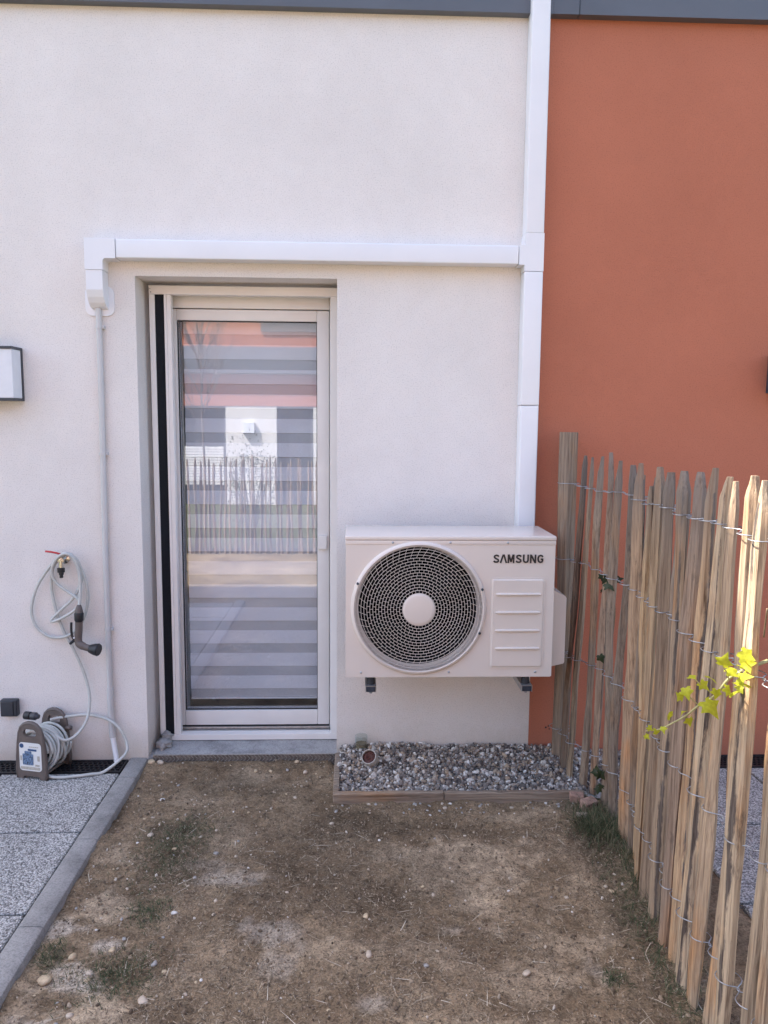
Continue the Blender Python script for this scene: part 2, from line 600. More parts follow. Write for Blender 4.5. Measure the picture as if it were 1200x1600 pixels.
def thing(name, loc, label, cat, group=None):
    o = bpy.data.objects.new(name, None)
    o.empty_display_size = .05
    o.location = loc
    COL.objects.link(o)
    LOC[o.name] = tuple(loc)
    return tag(o, label, cat, group)


def struct(o):
    o['kind'] = 'structure'
    return o


def np_mesh(name, verts, faces, mat, parent=None, smooth=False):
    me = bpy.data.meshes.new(name)
    k = faces.shape[1]
    me.vertices.add(len(verts))
    me.vertices.foreach_set('co', verts.astype(np.float32).ravel())
    me.loops.add(faces.size)
    me.loops.foreach_set('vertex_index', faces.astype(np.int32).ravel())
    me.polygons.add(len(faces))
    me.polygons.foreach_set('loop_start', np.arange(0, faces.size, k, dtype=np.int32))
    me.update(calc_edges=True)
    me.polygons.foreach_set('use_smooth', np.full(len(faces), smooth))
    me.materials.append(MAT[mat])
    o = bpy.data.objects.new(name, me)
    COL.objects.link(o)
    if parent is not None:
        o.parent = parent
    return o


def vnoise(x, y, s, seed):
    """value noise on numpy arrays"""
    g = np.random.default_rng(seed).random((64, 64))
    u, v = x * s + 17.3, y * s + 9.1
    i, j = np.floor(u).astype(int), np.floor(v).astype(int)
    fu, fv = u - i, v - j
    fu, fv = fu * fu * (3 - 2 * fu), fv * fv * (3 - 2 * fv)
    a, b = g[i % 64, j % 64], g[(i + 1) % 64, j % 64]
    c, d = g[i % 64, (j + 1) % 64], g[(i + 1) % 64, (j + 1) % 64]
    return (a * (1 - fu) + b * fu) * (1 - fv) + (c * (1 - fu) + d * fu) * fv


def catmull(pts, per=6):
    P = [Vector(p) for p in pts]
    P = [P[0] * 2 - P[1]] + P + [P[-1] * 2 - P[-2]]
    out = []
    for i in range(1, len(P) - 2):
        for k in range(per):
            t = k / per
            a, b, c, d = P[i - 1], P[i], P[i + 1], P[i + 2]
            out.append(.5 * ((2 * b) + (c - a) * t + (2 * a - 5 * b + 4 * c - d) * t * t + (3 * b - a - 3 * c + d) * t ** 3))
    out.append(P[-2])
    return out


def rrect(x0, x1, z0, z1, r, n=4):
    out = []
    for cx, cz, a0 in ((x1 - r, z0 + r, -90), (x1 - r, z1 - r, 0), (x0 + r, z1 - r, 90), (x0 + r, z0 + r, 180)):
        for k in range(n + 1):
            w = R(a0 + 90 * k / n)
            out.append((cx + r * math.cos(w), cz + r * math.sin(w)))
    return out


def wall_holes(xs, zs, y0, y1, holes):
    """wall slab over grid lines xs, zs between y0 (front) and y1, with cells left open by hole rectangles"""
    mb = MB()
    def solid(i, j):
        if i < 0 or j < 0 or i >= len(xs) - 1 or j >= len(zs) - 1:
            return False
        cx, cz = (xs[i] + xs[i + 1]) / 2, (zs[j] + zs[j + 1]) / 2
        return not any(a < cx < b and c < cz < d for a, b, c, d in holes)
    for i in range(len(xs) - 1):
        for j in range(len(zs) - 1):
            if not solid(i, j):
                continue
            a, b, c, d = xs[i], xs[i + 1], zs[j], zs[j + 1]
            mb.add([(a, y0, c), (b, y0, c), (b, y0, d), (a, y0, d)], [(0, 1, 2, 3)])
            mb.add([(a, y1, c), (b, y1, c), (b, y1, d), (a, y1, d)], [(3, 2, 1, 0)])
            for (p, q, di, dj) in (((a, c), (a, d), -1, 0), ((b, d), (b, c), 1, 0), ((b, c), (a, c), 0, -1), ((a, d), (b, d), 0, 1)):
                if not solid(i + di, j + dj):
                    mb.add([(p[0], y0, p[1]), (q[0], y0, q[1]), (q[0], y1, q[1]), (p[0], y1, p[1])], [(0, 1, 2, 3)])
    return mb


# ================================================================== ground
def axis_lines(lo, a, b, hi, step):
    fine = list(np.arange(a, b + step / 2, step))
    out, d, p = [], step, a
    while p > lo:
        d *= 1.35
        p -= d
        out.append(max(p, lo))
    left = out[::-1]
    out, d, p = [], step, fine[-1]
    while p < hi:
        d *= 1.35
        p += d
        out.append(min(p, hi))
    return np.array(left + fine + out)


def sstep(a, b, x):
    t = np.clip((x - a) / (b - a), 0, 1)
    return t * t * (3 - 2 * t)


def soil_h(x, y):
    h = -.018 + (vnoise(x, y, 3., 1) - .5) * .022 + (vnoise(x, y, 11., 2) - .5) * .012 + (vnoise(x, y, 32., 3) - .5) * .010 + (vnoise(x + 3.1, y, 58., 4) - .5) * .006
    near = sstep(4., 2.6, np.abs(x)) * sstep(-4.5, -3., y)
    h = -.02 + (h + .02) * near
    h = h - .11 * sstep(-.93, -.97, x) * sstep(-2.75, -2.6, y)
    h = h - .11 * sstep(-.03, .02, y)
    h = h - .03 * sstep(-.37, -.34, y) * sstep(-.08, -.05, x) * sstep(1.3, 1.2, x)
    h = h + .025 * sstep(-.16, -.05, y) * sstep(-.09, -.12, x) * sstep(-.95, -.90, x)
    h = h - .38 * sstep(-6.5, -10., y)
    return h


GX = axis_lines(-500, -1.1, 1.2, 500, .014)
GY = axis_lines(-500, -2.1, .05, 500, .014)
gx, gy = np.meshgrid(GX, GY)
gx, gy = gx.ravel(), gy.ravel()
gz = soil_h(gx, gy)
nx, ny = len(GX), len(GY)
ii = (np.arange(ny - 1)[:, None] * nx + np.arange(nx - 1)[None, :]).ravel()
gfaces = np.stack([ii, ii + 1, ii + nx + 1, ii + nx], 1)
ground = np_mesh('ground', np.stack([gx, gy, gz], 1), gfaces, 'soil', None, True)
struct(ground)
# natural patches: sandy bare soil, chalky whitish spots, damp dark earth
wob = (vnoise(gx, gy, 7., 5) - .5) * .9 + (vnoise(gx, gy, 22., 6) - .5) * .7 + (vnoise(gx, gy, 60., 8) - .5) * .35


def spots(lst):
    m = np.zeros_like(gx)
    for (sx, sy, rx, ry, s) in lst:
        d = np.sqrt(((gx - sx) / rx) ** 2 + ((gy - sy) / ry) ** 2)
        m = np.maximum(m, s * np.clip((1.0 - d + wob * 1.5) * 1.8, 0, 1))
    return m


SAND = [(.45, -.78, .30, .16, .75), (.42, -1.0, .10, .17, .8), (.60, -1.12, .22, .12, .5), (.70, -1.2, .14, .10, .55), (.46, -1.36, .20, .11, .5),
        (-.80, -1.05, .16, .10, .7), (-.70, -1.43, .22, .14, .75), (-.66, -.34, .18, .10, .35), (-.36, -.18, .2, .08, .4), (.62, -.5, .22, .09, .5),
        (-.80, -.78, .10, .14, .5), (.15, -1.25, .16, .06, .4), (-.1, -1.22, .22, .06, .35), (.75, -.9, .16, .14, .45), (.3, -1.55, .3, .1, .4), (-.45, -.62, .12, .1, .3)]
PALE = [(-.40, -.88, .12, .05, .65), (-.86, -1.13, .10, .05, .75), (-.70, -1.20, .09, .04, .75), (-.74, -1.34, .11, .06, .7), (-.23, -1.16, .09, .06, .55),
        (-.22, -1.29, .07, .05, .4), (-.80, -1.50, .12, .05, .65), (.05, -1.46, .05, .03, .5), (.30, -1.16, .07, .03, .35), (.69, -1.33, .05, .05, .35), (-.5, -.80, .10, .04, .4)]
DARK = [(-.65, -.62, .12, .28, .55), (-.62, -.80, .12, .18, .5), (.1, -.55, .3, .10, .45), (-.2, -.62, .22, .2, .3), (.88, -.72, .10, .22, .6), (.84, -1.1, .08, .3, .5),
        (.1, -.92, .35, .2, .35), (-.5, -.25, .3, .1, .35), (.82, -1.5, .1, .2, .35)]
outer = .10 * (1 - sstep(3.6, 2.2, -gy)) * sstep(-5.6, -5.0, gy)
meadow = sstep(-5.0, -5.6, gy) + sstep(3.5, 5.0, np.abs(gx))
pc = np.stack([np.clip(spots(SAND) + outer, 0, 1), spots(PALE), spots(DARK), np.clip(meadow, 0, 1)], 1).astype(np.float32)
ca = ground.data.color_attributes.new('patch', 'FLOAT_COLOR', 'POINT')
ca.data.foreach_set('color', pc.ravel())

# ---- terrace with washed-aggregate slabs, kerb, drain
terrace = MB().box(-4.2, -1.001, -2.56, -.128, -.3, -.016).build('terrace', 'joint_sand')
struct(terrace)
for i in range(4):
    for j in range(5):
        x1 = -1.004 - i * .503
        y1 = -.133 - j * .475
        dz = rng.uniform(-.0012, .0012)
        MB().bbox(x1 - .4940, x1, y1 - .4630, y1, -.0155, -.001 + dz, .004, 1).build('paving_slab', 'aggregate', terrace)
kerb = MB().box(-.990, -.925, -2.5, -.004, -.3, -.06).build('kerb', 'concrete')
struct(kerb)
yk = -.003
for L in (.19, .48, .48, .48, .48, .44):
    mb = MB()
    y0, y1 = yk - L + .003, yk
    prof = [(-.998, -.06), (-.916, -.06), (-.915, -.006), (-.919, .004), (-.928, .0085), (-.985, .0085), (-.994, .004), (-.998, -.006)]
    mb.prism(prof, y0, y1, 'y')
    o = mb.build('kerb_stone', 'concrete', kerb, True, 40)
    yk -= L

n_terrace = MB().box(1.22, 4.5, -1.75, -.128, -.3, -.016).build('neighbour_terrace', 'joint_sand')
struct(n_terrace)
for i in range(4):
    for j in range(3):
        x0 = 1.223 + i * .503
        y1 = -.133 - j * .475
        MB().bbox(x0, x0 + .4940, y1 - .4630, y1, -.0155, -.001, .004, 1).build('paving_slab', 'aggregate', n_terrace)


def drain(x0, x1, label):
    t = thing('channel_drain', ((x0 + x1) / 2, -.066, -.05), label, 'drain')
    mb = MB()
    mb.box(x0, x1, -.126, -.118, -.05, .002).box(x0, x1, -.014, -.006, -.05, .002)
    mb.box(x0, x0 + .008, -.118, -.014, -.05, .002).box(x1 - .008, x1, -.118, -.014, -.05, .002)
    mb.box(x0 + .008, x1 - .008, -.118, -.014, -.05, -.046)
    mb.build('channel', 'black_plastic', t)
    n = max(1, round((x1 - x0) / .5))
    for s in range(n):
        a, b = x0 + .010 + s * (x1 - x0 - .02) / n, x0 + .010 + (s + 1) * (x1 - x0 - .02) / n - .002
        g = MB()
        rows = [-.117, -.0945, -.0715, -.0485, -.0265, -.0155]
        for r_ in rows:
            g.box(a, b, r_, r_ + .0055 if r_ > -.116 else r_ + .009, -.016, -.001)
        for q in range(5):
            ya, yb = rows[q] + (.0055 if q else .009), rows[q + 1]
            x = a + (.009 if q % 2 else .0)
            while x < b - .006:
                g.box(x, x + .0055, ya + .0002, yb - .0002, -.016, -.0015)
                x += .021
        g.build('grate', 'black_plastic', t)


drain(-2.6, -1.003, 'black slotted channel drain along the white wall behind the hose reel')
drain(1.225, 3.2, 'black slotted channel drain at the foot of the terracotta wall beyond the fence')

# ================================================================== white house
house = thing('white_house', (-2, 0, 0), 'white rendered house front with a glazed door and dark grey band above', 'house')
OX0, OX1, OZ1 = -.915, -.080, 2.090
wall_holes([-7, OX0, OX1, .784], [-.4, OZ1, 3.13], 0, .30, [(OX0, OX1, -.4, OZ1)]).build('wall', 'white_stucco', house)
MB().box(-7, .784, .0, .30, 3.1305, 5.02).build('upper_wall', 'red_stucco', house)
mb = MB().box(-7, -6.7, .3005, 7, -.4, 5.02).box(.50, .784, .3005, 7, -.4, 5.02).box(-6.6995, .4995, 6.7, 7, -.4, 5.02)
mb.build('rear_wall', 'white_stucco', house)
MB().box(-6.699, .4995, .3005, 6.6995, 4.8, 5.0).build('roof', 'grey_band', house)
MB().box(-7, -3.9, .0, 6.9, 5.0205, 8.2).box(-3.8995, -2.6, .0, 6.9, 5.0205, 5.9).build('upper_block', 'red_stucco', house)  # unseen stepped blocks, added to shade the ground reflected in the door glass
mb = MB().box(-7, .784, -.040, -.0005, 3.127, 3.43).box(-7, .784, -.055, -.0405, 3.40, 3.43)
band = mb.build('grey_band', 'grey_band', house)
# room behind the door
mb = MB().box(-2.6, .4, .301, 4.2, -.05, .02).box(-2.6, .4, .301, 4.2, 2.5, 2.6).box(-2.65, -2.6, .301, 4.2, .02, 2.5).box(.4, .45, .301, 4.2, .02, 2.5).box(-2.6, .4, 4.2, 4.3, .02, 2.5)
mb.build('room', 'room', house)
# sill and chequer plate
mb = MB()
mb.prism([(.000, .0192), (.215, .034), (.215, -.3), (-.002, -.3)], -.893, -.0805, 'x')
sill = mb.build('door_sill', 'sill_concrete', house)
MB().box(-.9145, -.8935, .001, .215, -.3, .012).build('mortar_strip', 'mortar', house)
plate = MB().box(-.893, -.0805, -.007, -.0025, -.06, .0190).build('chequer_plate', 'plate_grey', house)
mb = MB()
MB().bbox(-.893, -.0805, -.0105, -.0005, .0195, .0235, .001, 1).build('nosing', 'plate_tread', house)
k = 0
for x in np.arange(-.886, -.088, .0165):
    for z in (.012, -.004, -.02):
        s = 1 if (k % 2) else -1
        d = .0065
        mb.add([(x - d, -.0092, z - s * d - .0012), (x + d, -.0092, z + s * d - .0012), (x + d, -.0092, z + s * d + .0012), (x - d, -.0092, z - s * d + .0012),
                (x - d, -.0066, z - s * d - .0022), (x + d, -.0066, z + s * d - .0022), (x + d, -.0066, z + s * d + .0022), (x - d, -.0066, z - s * d + .0022)],
               [(0, 1, 2, 3), (0, 4, 5, 1), (1, 5, 6, 2), (2, 6, 7, 3), (3, 7, 4, 0)])
        k += 1
    k += 1
mb.build('tread', 'plate_tread', plate)['kind'] = 'stuff'

# door: outer frame > sash etc.
mb = MB()
mb.bbox(OX0 + .0005, -.835, .205, .285, .0345, 2.0895, .003).bbox(-.118, OX1 - .0005, .205, .285, .0345, 2.0895, .003)
mb.bbox(-.8345, -.1185, .205, .285, 1.992, 2.0895, .003).bbox(-.8345, -.1185, .205, .285, .0345, .050, .002)
mb.box(-.8345, -.1185, .2035, .2055, 2.0005, 2.0025)
door = mb.build('door', 'white_paint', house, True, 35)
GXL, GXR, GZB, GZT = -.797, -.175, .140, 1.940
mb = MB()
mb.bbox(GXR, -.1205, .212, .275, .070, 1.988, .004).bbox(-.8335, GXL, .212, .275, .070, 1.988, .004)
mb.bbox(GXL + .0004, GXR - .0004, .2125, .275, GZT, 1.988, .004).bbox(GXL + .0004, GXR - .0004, .2125, .275, .070, GZB, .004)
sash = mb.build('sash', 'white_paint', door, True, 35)
mb = MB()
mb.box(GXL, GXR, .225, .233, GZB - .001, GZB + .004).box(GXL, GXR, .225, .233, GZT - .004, GZT + .001)
mb.box(GXL - .001, GXL + .005, .225, .233, GZB + .004, GZT - .004).box(GXR - .003, GXR + .001, .225, .233, GZB + .004, GZT - .004)
mb.build('gasket', 'rubber', door)
MB().box(GXL, GXR, .2335, .2375, GZB, GZT).build('glass_pane', 'pane', door)
MB().bbox(-.8345, -.119, .196, .2115, .0555, .0645, .002).build('drip_rail', 'aluminium', door)
MB().bbox(-.172, -.131, .196, .2115, .914, .977, .003).build('catch', 'white_paint', door)
MB().box(-.8345, -.119, .2155, .27, .0505, .0695).build('threshold_gap', 'rubber', door)

# folding insect screen in the reveal
scr = thing('insect_screen', (-.5, .15, .034), 'folded insect screen with a black pleated strip, left of the glazed door', 'insect screen')
MB().bbox(OX0 + .022, -.8695, .130, .170, .0595, 2.0365, .002).build('side_rail', 'white_paint', scr)
mb = MB()
for q in range(8):
    x = -.8692 + q * .0049
    mb.add([(x, .136, .0595), (x + .0025, .133, .0595), (x + .0049, .136, .0595), (x, .136, 2.0365), (x + .0025, .133, 2.0365), (x + .0049, .136, 2.0365)], [(0, 1, 4, 3), (1, 2, 5, 4)])
mb.box(-.8692, -.8302, .1365, .165, .0595, 2.0365)
mb.build('pleated_mesh', 'pleat', scr)
mb = MB().bbox(-.8298, -.8185, .1285, .170, .0595, 2.0365, .002).bbox(-.8182, -.8005, .1305, .170, .0595, 2.0365, .002)
mb.build('pull_rail', 'white_paint', scr)
MB().bbox(OX0 + .022, OX1 - .001, .128, .172, 2.0370, 2.0740, .002).build('top_track', 'white_paint', scr)
MB().bbox(-.845, OX1 - .001, .128, .172, .0315, .0590, .002).build('bottom_track', 'white_paint', scr)
MB().bbox(-.1120, OX1 - .0015, .130, .170, .0595, 2.0365, .002).build('side_rail', 'white_paint', scr)
mb = MB().cyl((-.884, .1275, 2.046), (-.884, .1285, 2.046), .0022).cyl((-.887, .1275, 2.060), (-.887, .1285, 2.060), .0016)
mb.build('screw', 'dark_steel', scr)

# crumpled lump on the sill corner
bm = bmesh.new()
bmesh.ops.create_icosphere(bm, subdivisions=3, radius=1)
for q in bm.verts:
    w = q.co.copy()
    f = 1 + .25 * math.sin(w.x * 5 + 1) * math.sin(w.y * 6) + .18 * math.sin(w.z * 9 + w.x * 4)
    q.co = Vector((-.868 + w.x * .034 * f, .085 + w.y * .045 * f, .034 + w.z * .022 * f))
mb = MB()
mb.from_bm(bm)
bm = bmesh.new()
bmesh.ops.create_icosphere(bm, subdivisions=3, radius=1)
for q in bm.verts:
    w = q.co.copy()
    f = 1 + .25 * math.sin(w.x * 6 + 2) * math.sin(w.y * 5) + .18 * math.sin(w.z * 8 + w.y * 4)
    q.co = Vector((-.862 + w.x * .024 * f, .118 + w.y * .02 * f, .058 + w.z * .020 * f))
mb.from_bm(bm)
tag(mb.build('mortar_lump', 'mortar', None, True), 'crumpled grey lump at the left end of the door sill', 'lump')

# zebra roller blind behind the glass
blind = thing('roller_blind', (-.48, .30, .17), 'pale roller blind with alternating opaque and sheer bands behind the glazed door', 'blind')
BX0, BX1 = -.786, -.155
z = 1.955
zt = .728 + .1115 * 11
while zt > .18:
    lo = max(zt - .065, .175)
    MB().box(BX0, BX1, .2990, .3000, lo, zt).build('opaque_band', 'blind_solid', blind)
    if zt - .1115 > .11:
        MB().box(BX0, BX1, .3030, .3036, max(zt - .1115 - .003, .174), zt - .062).build('sheer_band', 'blind_sheer', blind)
    zt -= .1115
MB().bbox(BX0, BX1, .296, .308, .166, .1735, .002).build('bottom_rail', 'white_plastic', blind)

# ================================================================== terracotta house
nhouse = thing('terracotta_house', (3.5, 0, 0), 'terracotta rendered house wall behind the paling fence', 'house')
MB().box(.7845, 7.5, 0, 7, -.4, 5.02).build('wall', 'red_stucco', nhouse)
MB().box(.7845, .8895, -.040, -.0005, 3.127, 3.43).box(.7845, .8895, -.055, -.0405, 3.40, 3.43).build('grey_band', 'grey_band', nhouse)
MB().box(.8925, 7.5, -.040, -.0005, 3.127, 3.43).box(.8925, 7.5, -.055, -.0405, 3.40, 3.43).build('grey_band', 'grey_band', nhouse)
mb = MB().cyl((.862, -.0015, .135), (.862, 0, .135), .004).cyl((.878, -.0015, .128), (.878, 0, .128), .003).cyl((.874, -.0015, .142), (.874, 0, .142), .003)
mb.build('drill_hole', 'rubber', nhouse)

# ================================================================== pipe trunking
tr = thing('pipe_trunking', (.73, -.01, 1.0), 'white plastic pipe trunking running up the wall and across above the door', 'trunking')
D = .074
X0, X1 = .692, .766


def cover(x0, x1, z0, z1, grow=0., bv=.005):
    return MB().bbox(x0 - grow, x1 + grow, -D - grow, -.0008, z0, z1, bv, 3)


cover(X0, X1, .80, 1.571).build('vertical_cover', 'white_plastic', tr, True, 40)
cover(X0, X1, 1.5725, 2.1175, .0016).build('vertical_cover', 'white_plastic', tr, True, 40)
cover(X0, X1, 2.2715, 4.4).build('vertical_cover', 'white_plastic', tr, True, 40)
ZB, ZT = 2.146, 2.220
MB().bbox(-.968, .6655, -D, -.0008, ZB, ZT, .005, 3).build('horizontal_cover', 'white_plastic', tr, True, 40)
g = .0022
mb = MB()
mb.prism([(.667, ZB - g), (X0 - g, ZB - g), (X0 - g, 2.1185), (X1 + g, 2.1185), (X1 + g, 2.270), (X0 - g, 2.270), (X0 - g, ZT + g), (.667, ZT + g)], -D - g, -.0009)
mb.build('tee_joint', 'white_plastic', tr)
mb = MB()
arc = [(-1.021 + .012 - .012 * math.sin(R(q)), ZB - g - .012 + .012 * math.cos(R(q))) for q in (0, 30, 60, 90)]
mb.prism([(-1.092, 2.0985), (-1.021, 2.0985)] + arc[::-1] + [(-.9695, ZB - g), (-.9695, ZT + g), (-1.092, ZT + g)], -D - g, -.0009)
mb.build('elbow_joint', 'white_plastic', tr)
# end cap curving into the wall
prof = [(-.0008, 1.950), (-.030, 1.957), (-.050, 1.972), (-.064, 1.993), (-D, 2.020), (-D, 2.0975), (-.0008, 2.0975)]
MB().prism(prof, -1.0895, -1.0235, 'x').build('end_cover', 'white_plastic', tr)
MB().prism(rrect(-1.118, -1.000, 1.925, 2.045, .03), -.0062, -.0009).build('wall_flange', 'white_plastic', tr, True, 40)

# ================================================================== conduit pipe
cd = thing('conduit_pipe', (-1.062, -.014, .1), 'grey conduit pipe running down the white wall to the drain', 'pipe')
pts = [(-1.0615, -.016, 1.972), (-1.0625, -.0145, 1.6), (-1.066, -.0150, 1.2), (-1.069, -.0145, .8), (-1.069, -.015, .4), (-1.0685, -.0155, .32)]
MB().tube(catmull(pts, 5), .0118, 12).build('tube', 'conduit', cd, True, 60)
pts = [(-1.0685, -.0155, .335), (-1.0685, -.016, .25), (-1.066, -.017, .17), (-1.062, -.02, .112)]
MB().tube(catmull(pts, 5), .0140, 12).build('lower_tube', 'conduit', cd, True, 60)
pts = [(-1.0622, -.020, .118), (-1.056, -.026, .075), (-1.047, -.036, .035), (-1.040, -.046, .006)]
MB().tube(catmull(pts, 5), .0112, 12).build('tube_end', 'white_plastic', cd, True, 60)
for zc, xc in ((1.878, -1.062), (1.355, -1.065), (.596, -1.069)):
    mb = MB().tube([(xc, -.0155, zc - .006), (xc, -.0155, zc + .006)], .0142, 14)
    mb.box(xc + .010, xc + .021, -.019, -.0005, zc - .006, zc + .006)
    mb.cyl((xc + .017, -.022, zc), (xc + .017, -.018, zc), .0034, n=8)
    mb.build('clip', 'conduit', cd, True, 40)

# ================================================================== wall lamps, socket


def wall_lamp(x0, x1, z0, z1, label):
    t = thing('wall_lamp', ((x0 + x1) / 2, 0, z0), label, 'wall lamp', 'outdoor wall lamps')
    MB().bbox(x0, x1, -.012, -.0008, z0, z1, .002).build('back_plate', 'lamp_dark', t)
    MB().bbox(x0 + .004, x1 - .004, -.096, -.0125, z0 + .0105, z1 - .0105, .003).build('diffuser', 'lamp_white', t)
    MB().prism([(x0 + .001, -.012), (x0 + .001, -.1), (x1 - .001, -.1), (x1 - .001, -.012)], z1 - .0100, z1, 'z').build('top_plate', 'lamp_dark', t)
    MB().prism([(x0 + .001, -.012), (x0 + .001, -.1), (x1 - .001, -.1), (x1 - .001, -.012)], z0, z0 + .0100, 'z').build('bottom_plate', 'lamp_dark', t)
    mb = MB().box(x0 + .001, x0 + .0038, -.1, -.0125, z0 + .0102, z1 - .0102)
    mb.build('side_plate', 'lamp_dark', t)
    return t


wall_lamp(-1.620, -1.384, 1.572, 1.790, 'dark framed box wall lamp with white diffuser on the white wall')
wall_lamp(1.772, 2.005, 1.635, 1.795, 'dark framed box wall lamp on the terracotta wall at the right edge')

sk = thing('wall_socket', (-1.502, 0, .21), 'dark square weatherproof socket low on the white wall', 'socket')
MB().bbox(-1.539, -1.466, -.030, -.0008, .211, .286, .006, 3).build('housing', 'dark_plastic', sk, True, 40)
MB().bbox(-1.535, -1.480, -.036, -.0302, .215, .282, .004, 3).build('lid', 'dark_plastic', sk, True, 40)
MB().bbox(-1.478, -1.469, -.035, -.0302, .222, .275, .002, 2).build('hinge', 'dark_plastic', sk)

# ================================================================== tap, hose, spray gun, reel
tap = thing('garden_tap', (-1.250, 0, .92), 'metal garden tap with a red lever on the white wall', 'tap')
mb = MB().lathe((-1.246, -.0006, .905), [(.0, 0), (.022, 0), (.022, .005), (.011, .009), (.010, .035), (.013, .037), (.013, .05), (.0, .052)], 16, 'y')
mb.cyl((-1.246, -.044, .905), (-1.2465, -.046, .874), .009, .0085)
mb.cyl((-1.246, -.042, .905), (-1.246, -.042, .928), .008, .006)
mb.build('tap_body', 'chrome', tap, True, 40)
mb = MB().tube([(-1.246, -.042, .930), (-1.262, -.044, .936), (-1.285, -.046, .941), (-1.308, -.048, .944)], [.0055, .0042, .0042, .0045], 8)
mb.build('lever', 'red_lever', tap, True)
mb = MB().lathe((-1.2465, -.046, .830), [(.0, 0), (.0075, 0), (.0075, .012), (.010, .014), (.010, .022), (.015, .024), (.0155, .042), (.0, .044)], 14)
mb.build('hose_connector', 'black_plastic', tap, True, 40)


hose_wall = [(-1.1720, -0.0620, 0.7079), (-1.1677, -0.0520, 0.7653), (-1.1694, -0.0500, 0.8520), (-1.1874, -0.0560, 0.9123), (-1.2206, -0.0620, 0.9363),
             (-1.2623, -0.0520, 0.9115), (-1.2881, -0.0400, 0.8572), (-1.2735, -0.0340, 0.8065), (-1.2284, -0.0360, 0.7690), (-1.1856, -0.0440, 0.7416),
             (-1.1730, -0.0500, 0.7196), (-1.1953, -0.0480, 0.6898), (-1.2470, -0.0360, 0.6560), (-1.2979, -0.0260, 0.6342), (-1.3003, -0.0240, 0.6470),
             (-1.2573, -0.0240, 0.6891), (-1.2048, -0.0260, 0.7410), (-1.1692, -0.0260, 0.8180), (-1.1763, -0.0340, 0.8924), (-1.2084, -0.0500, 0.9328),
             (-1.2431, -0.0460, 0.9234), (-1.2983, -0.0300, 0.8756), (-1.3589, -0.0220, 0.7878), (-1.3889, -0.0180, 0.6914), (-1.3791, -0.0180, 0.6233),
             (-1.3391, -0.0180, 0.5764), (-1.2897, -0.0180, 0.5607), (-1.2363, -0.0200, 0.5716), (-1.1912, -0.0180, 0.6096), (-1.1587, -0.0180, 0.6764),
             (-1.1479, -0.0200, 0.7580), (-1.1630, -0.0280, 0.8513), (-1.2010, -0.0400, 0.9268), (-1.2458, -0.0340, 0.9155), (-1.2882, -0.0240, 0.8686),
             (-1.3018, -0.0160, 0.7865), (-1.2876, -0.0160, 0.6834), (-1.2572, -0.0160, 0.5869), (-1.2233, -0.0180, 0.5202), (-1.1825, -0.0220, 0.4238),
             (-1.1551, -0.0320, 0.3290), (-1.1486, -0.0500, 0.2601), (-1.1577, -0.0800, 0.2004), (-1.1900, -0.1100, 0.1583), (-1.2274, -0.1250, 0.1441),
             (-1.2708, -0.1200, 0.1617), (-1.3196, -0.1150, 0.1852)]
hz = thing('garden_hose', (-1.25, -.03, .0), 'pale grey garden hose looped over the tap and running to the reel', 'hose')
MB().tube(catmull(hose_wall, 7), .0064, 9).build('hanging_length', 'grey_hose', hz, True)
floor_loop = [(-1.3132, -0.0600, 0.2084), (-1.2886, -0.0400, 0.2086), (-1.2309, -0.0300, 0.2134), (-1.1598, -0.0260, 0.2159), (-1.0775, -0.0360, 0.1995), (-1.0249, -0.0460, 0.1628), (-0.9937, -0.0550, 0.1054), (-0.9913, -0.0850, 0.0614)]
floor_loop += [(-1.065, -.135, .0085), (-1.118, -.160, .0078), (-1.175, -.176, .0076), (-1.235, -.186, .0078), (-1.285, -.180, .015), (-1.305, -.150, .045)]
MB().tube(catmull(floor_loop, 7), .0064, 9).build('floor_loop', 'grey_hose', hz, True)
# reel frame of reference: origin at the middle of the front panel foot
ra = R(-14.5)
RX, RN = Vector((math.cos(ra), math.sin(ra), 0)), Vector((-math.sin(ra), math.cos(ra), 0))
RO = Vector((-1.350, -.176, 0))


def rp(a, b, c):
    """a along the panel, b back towards the wall, c up"""
    return RO + RX * a + RN * b + Vector((0, 0, c))


coil = MB()
for lay, (rad, turns) in enumerate(((.064, 8), (.080, 6))):
    pts = []
    nseg = 22
    for k in range(turns * nseg + 1):
        w = 2 * math.pi * k / nseg
        b = .020 + lay * .004 + (.0155 + lay * .0055) * k / nseg
        wob_ = .003 * math.sin(w * .37 + lay)
        pts.append(rp(math.cos(w) * (rad + wob_), b, .108 + math.sin(w) * (rad + wob_)))
    coil.tube(pts, .0064, 7)
coil.build('wound_coil', 'grey_hose', hz, True)
loose = MB()
for (rad, b0, dz, tilt) in ((.088, .055, -.004, .03), (.091, .095, -.006, -.025)):
    pts = [rp(math.cos(R(w)) * rad, b0 + tilt * math.sin(R(w)), .108 + dz + math.sin(R(w)) * rad * 1.02) for w in range(0, 360, 15)]
    loose.tube(pts, .0064, 7, closed=True)
loose.build('loose_turn', 'grey_hose', hz, True)

reel = thing('hose_reel', tuple(RO + RN * .08), 'taupe plastic hose reel standing on the terrace edge by the drain', 'hose reel')


def arch(sc=1.):
    L = [(-.066, .0), (-.040, .0), (-.034, .012), (.034, .012), (.040, 0), (.066, .0), (.068, .03), (.066, .09), (.060, .15), (.053, .195), (.044, .219), (.029, .234), (.010, .241)]
    return L + [(-a, b) for a, b in reversed(L[6:])]


def slot():
    return rrect(-.030, .030, .182, .216, .0165, 5)


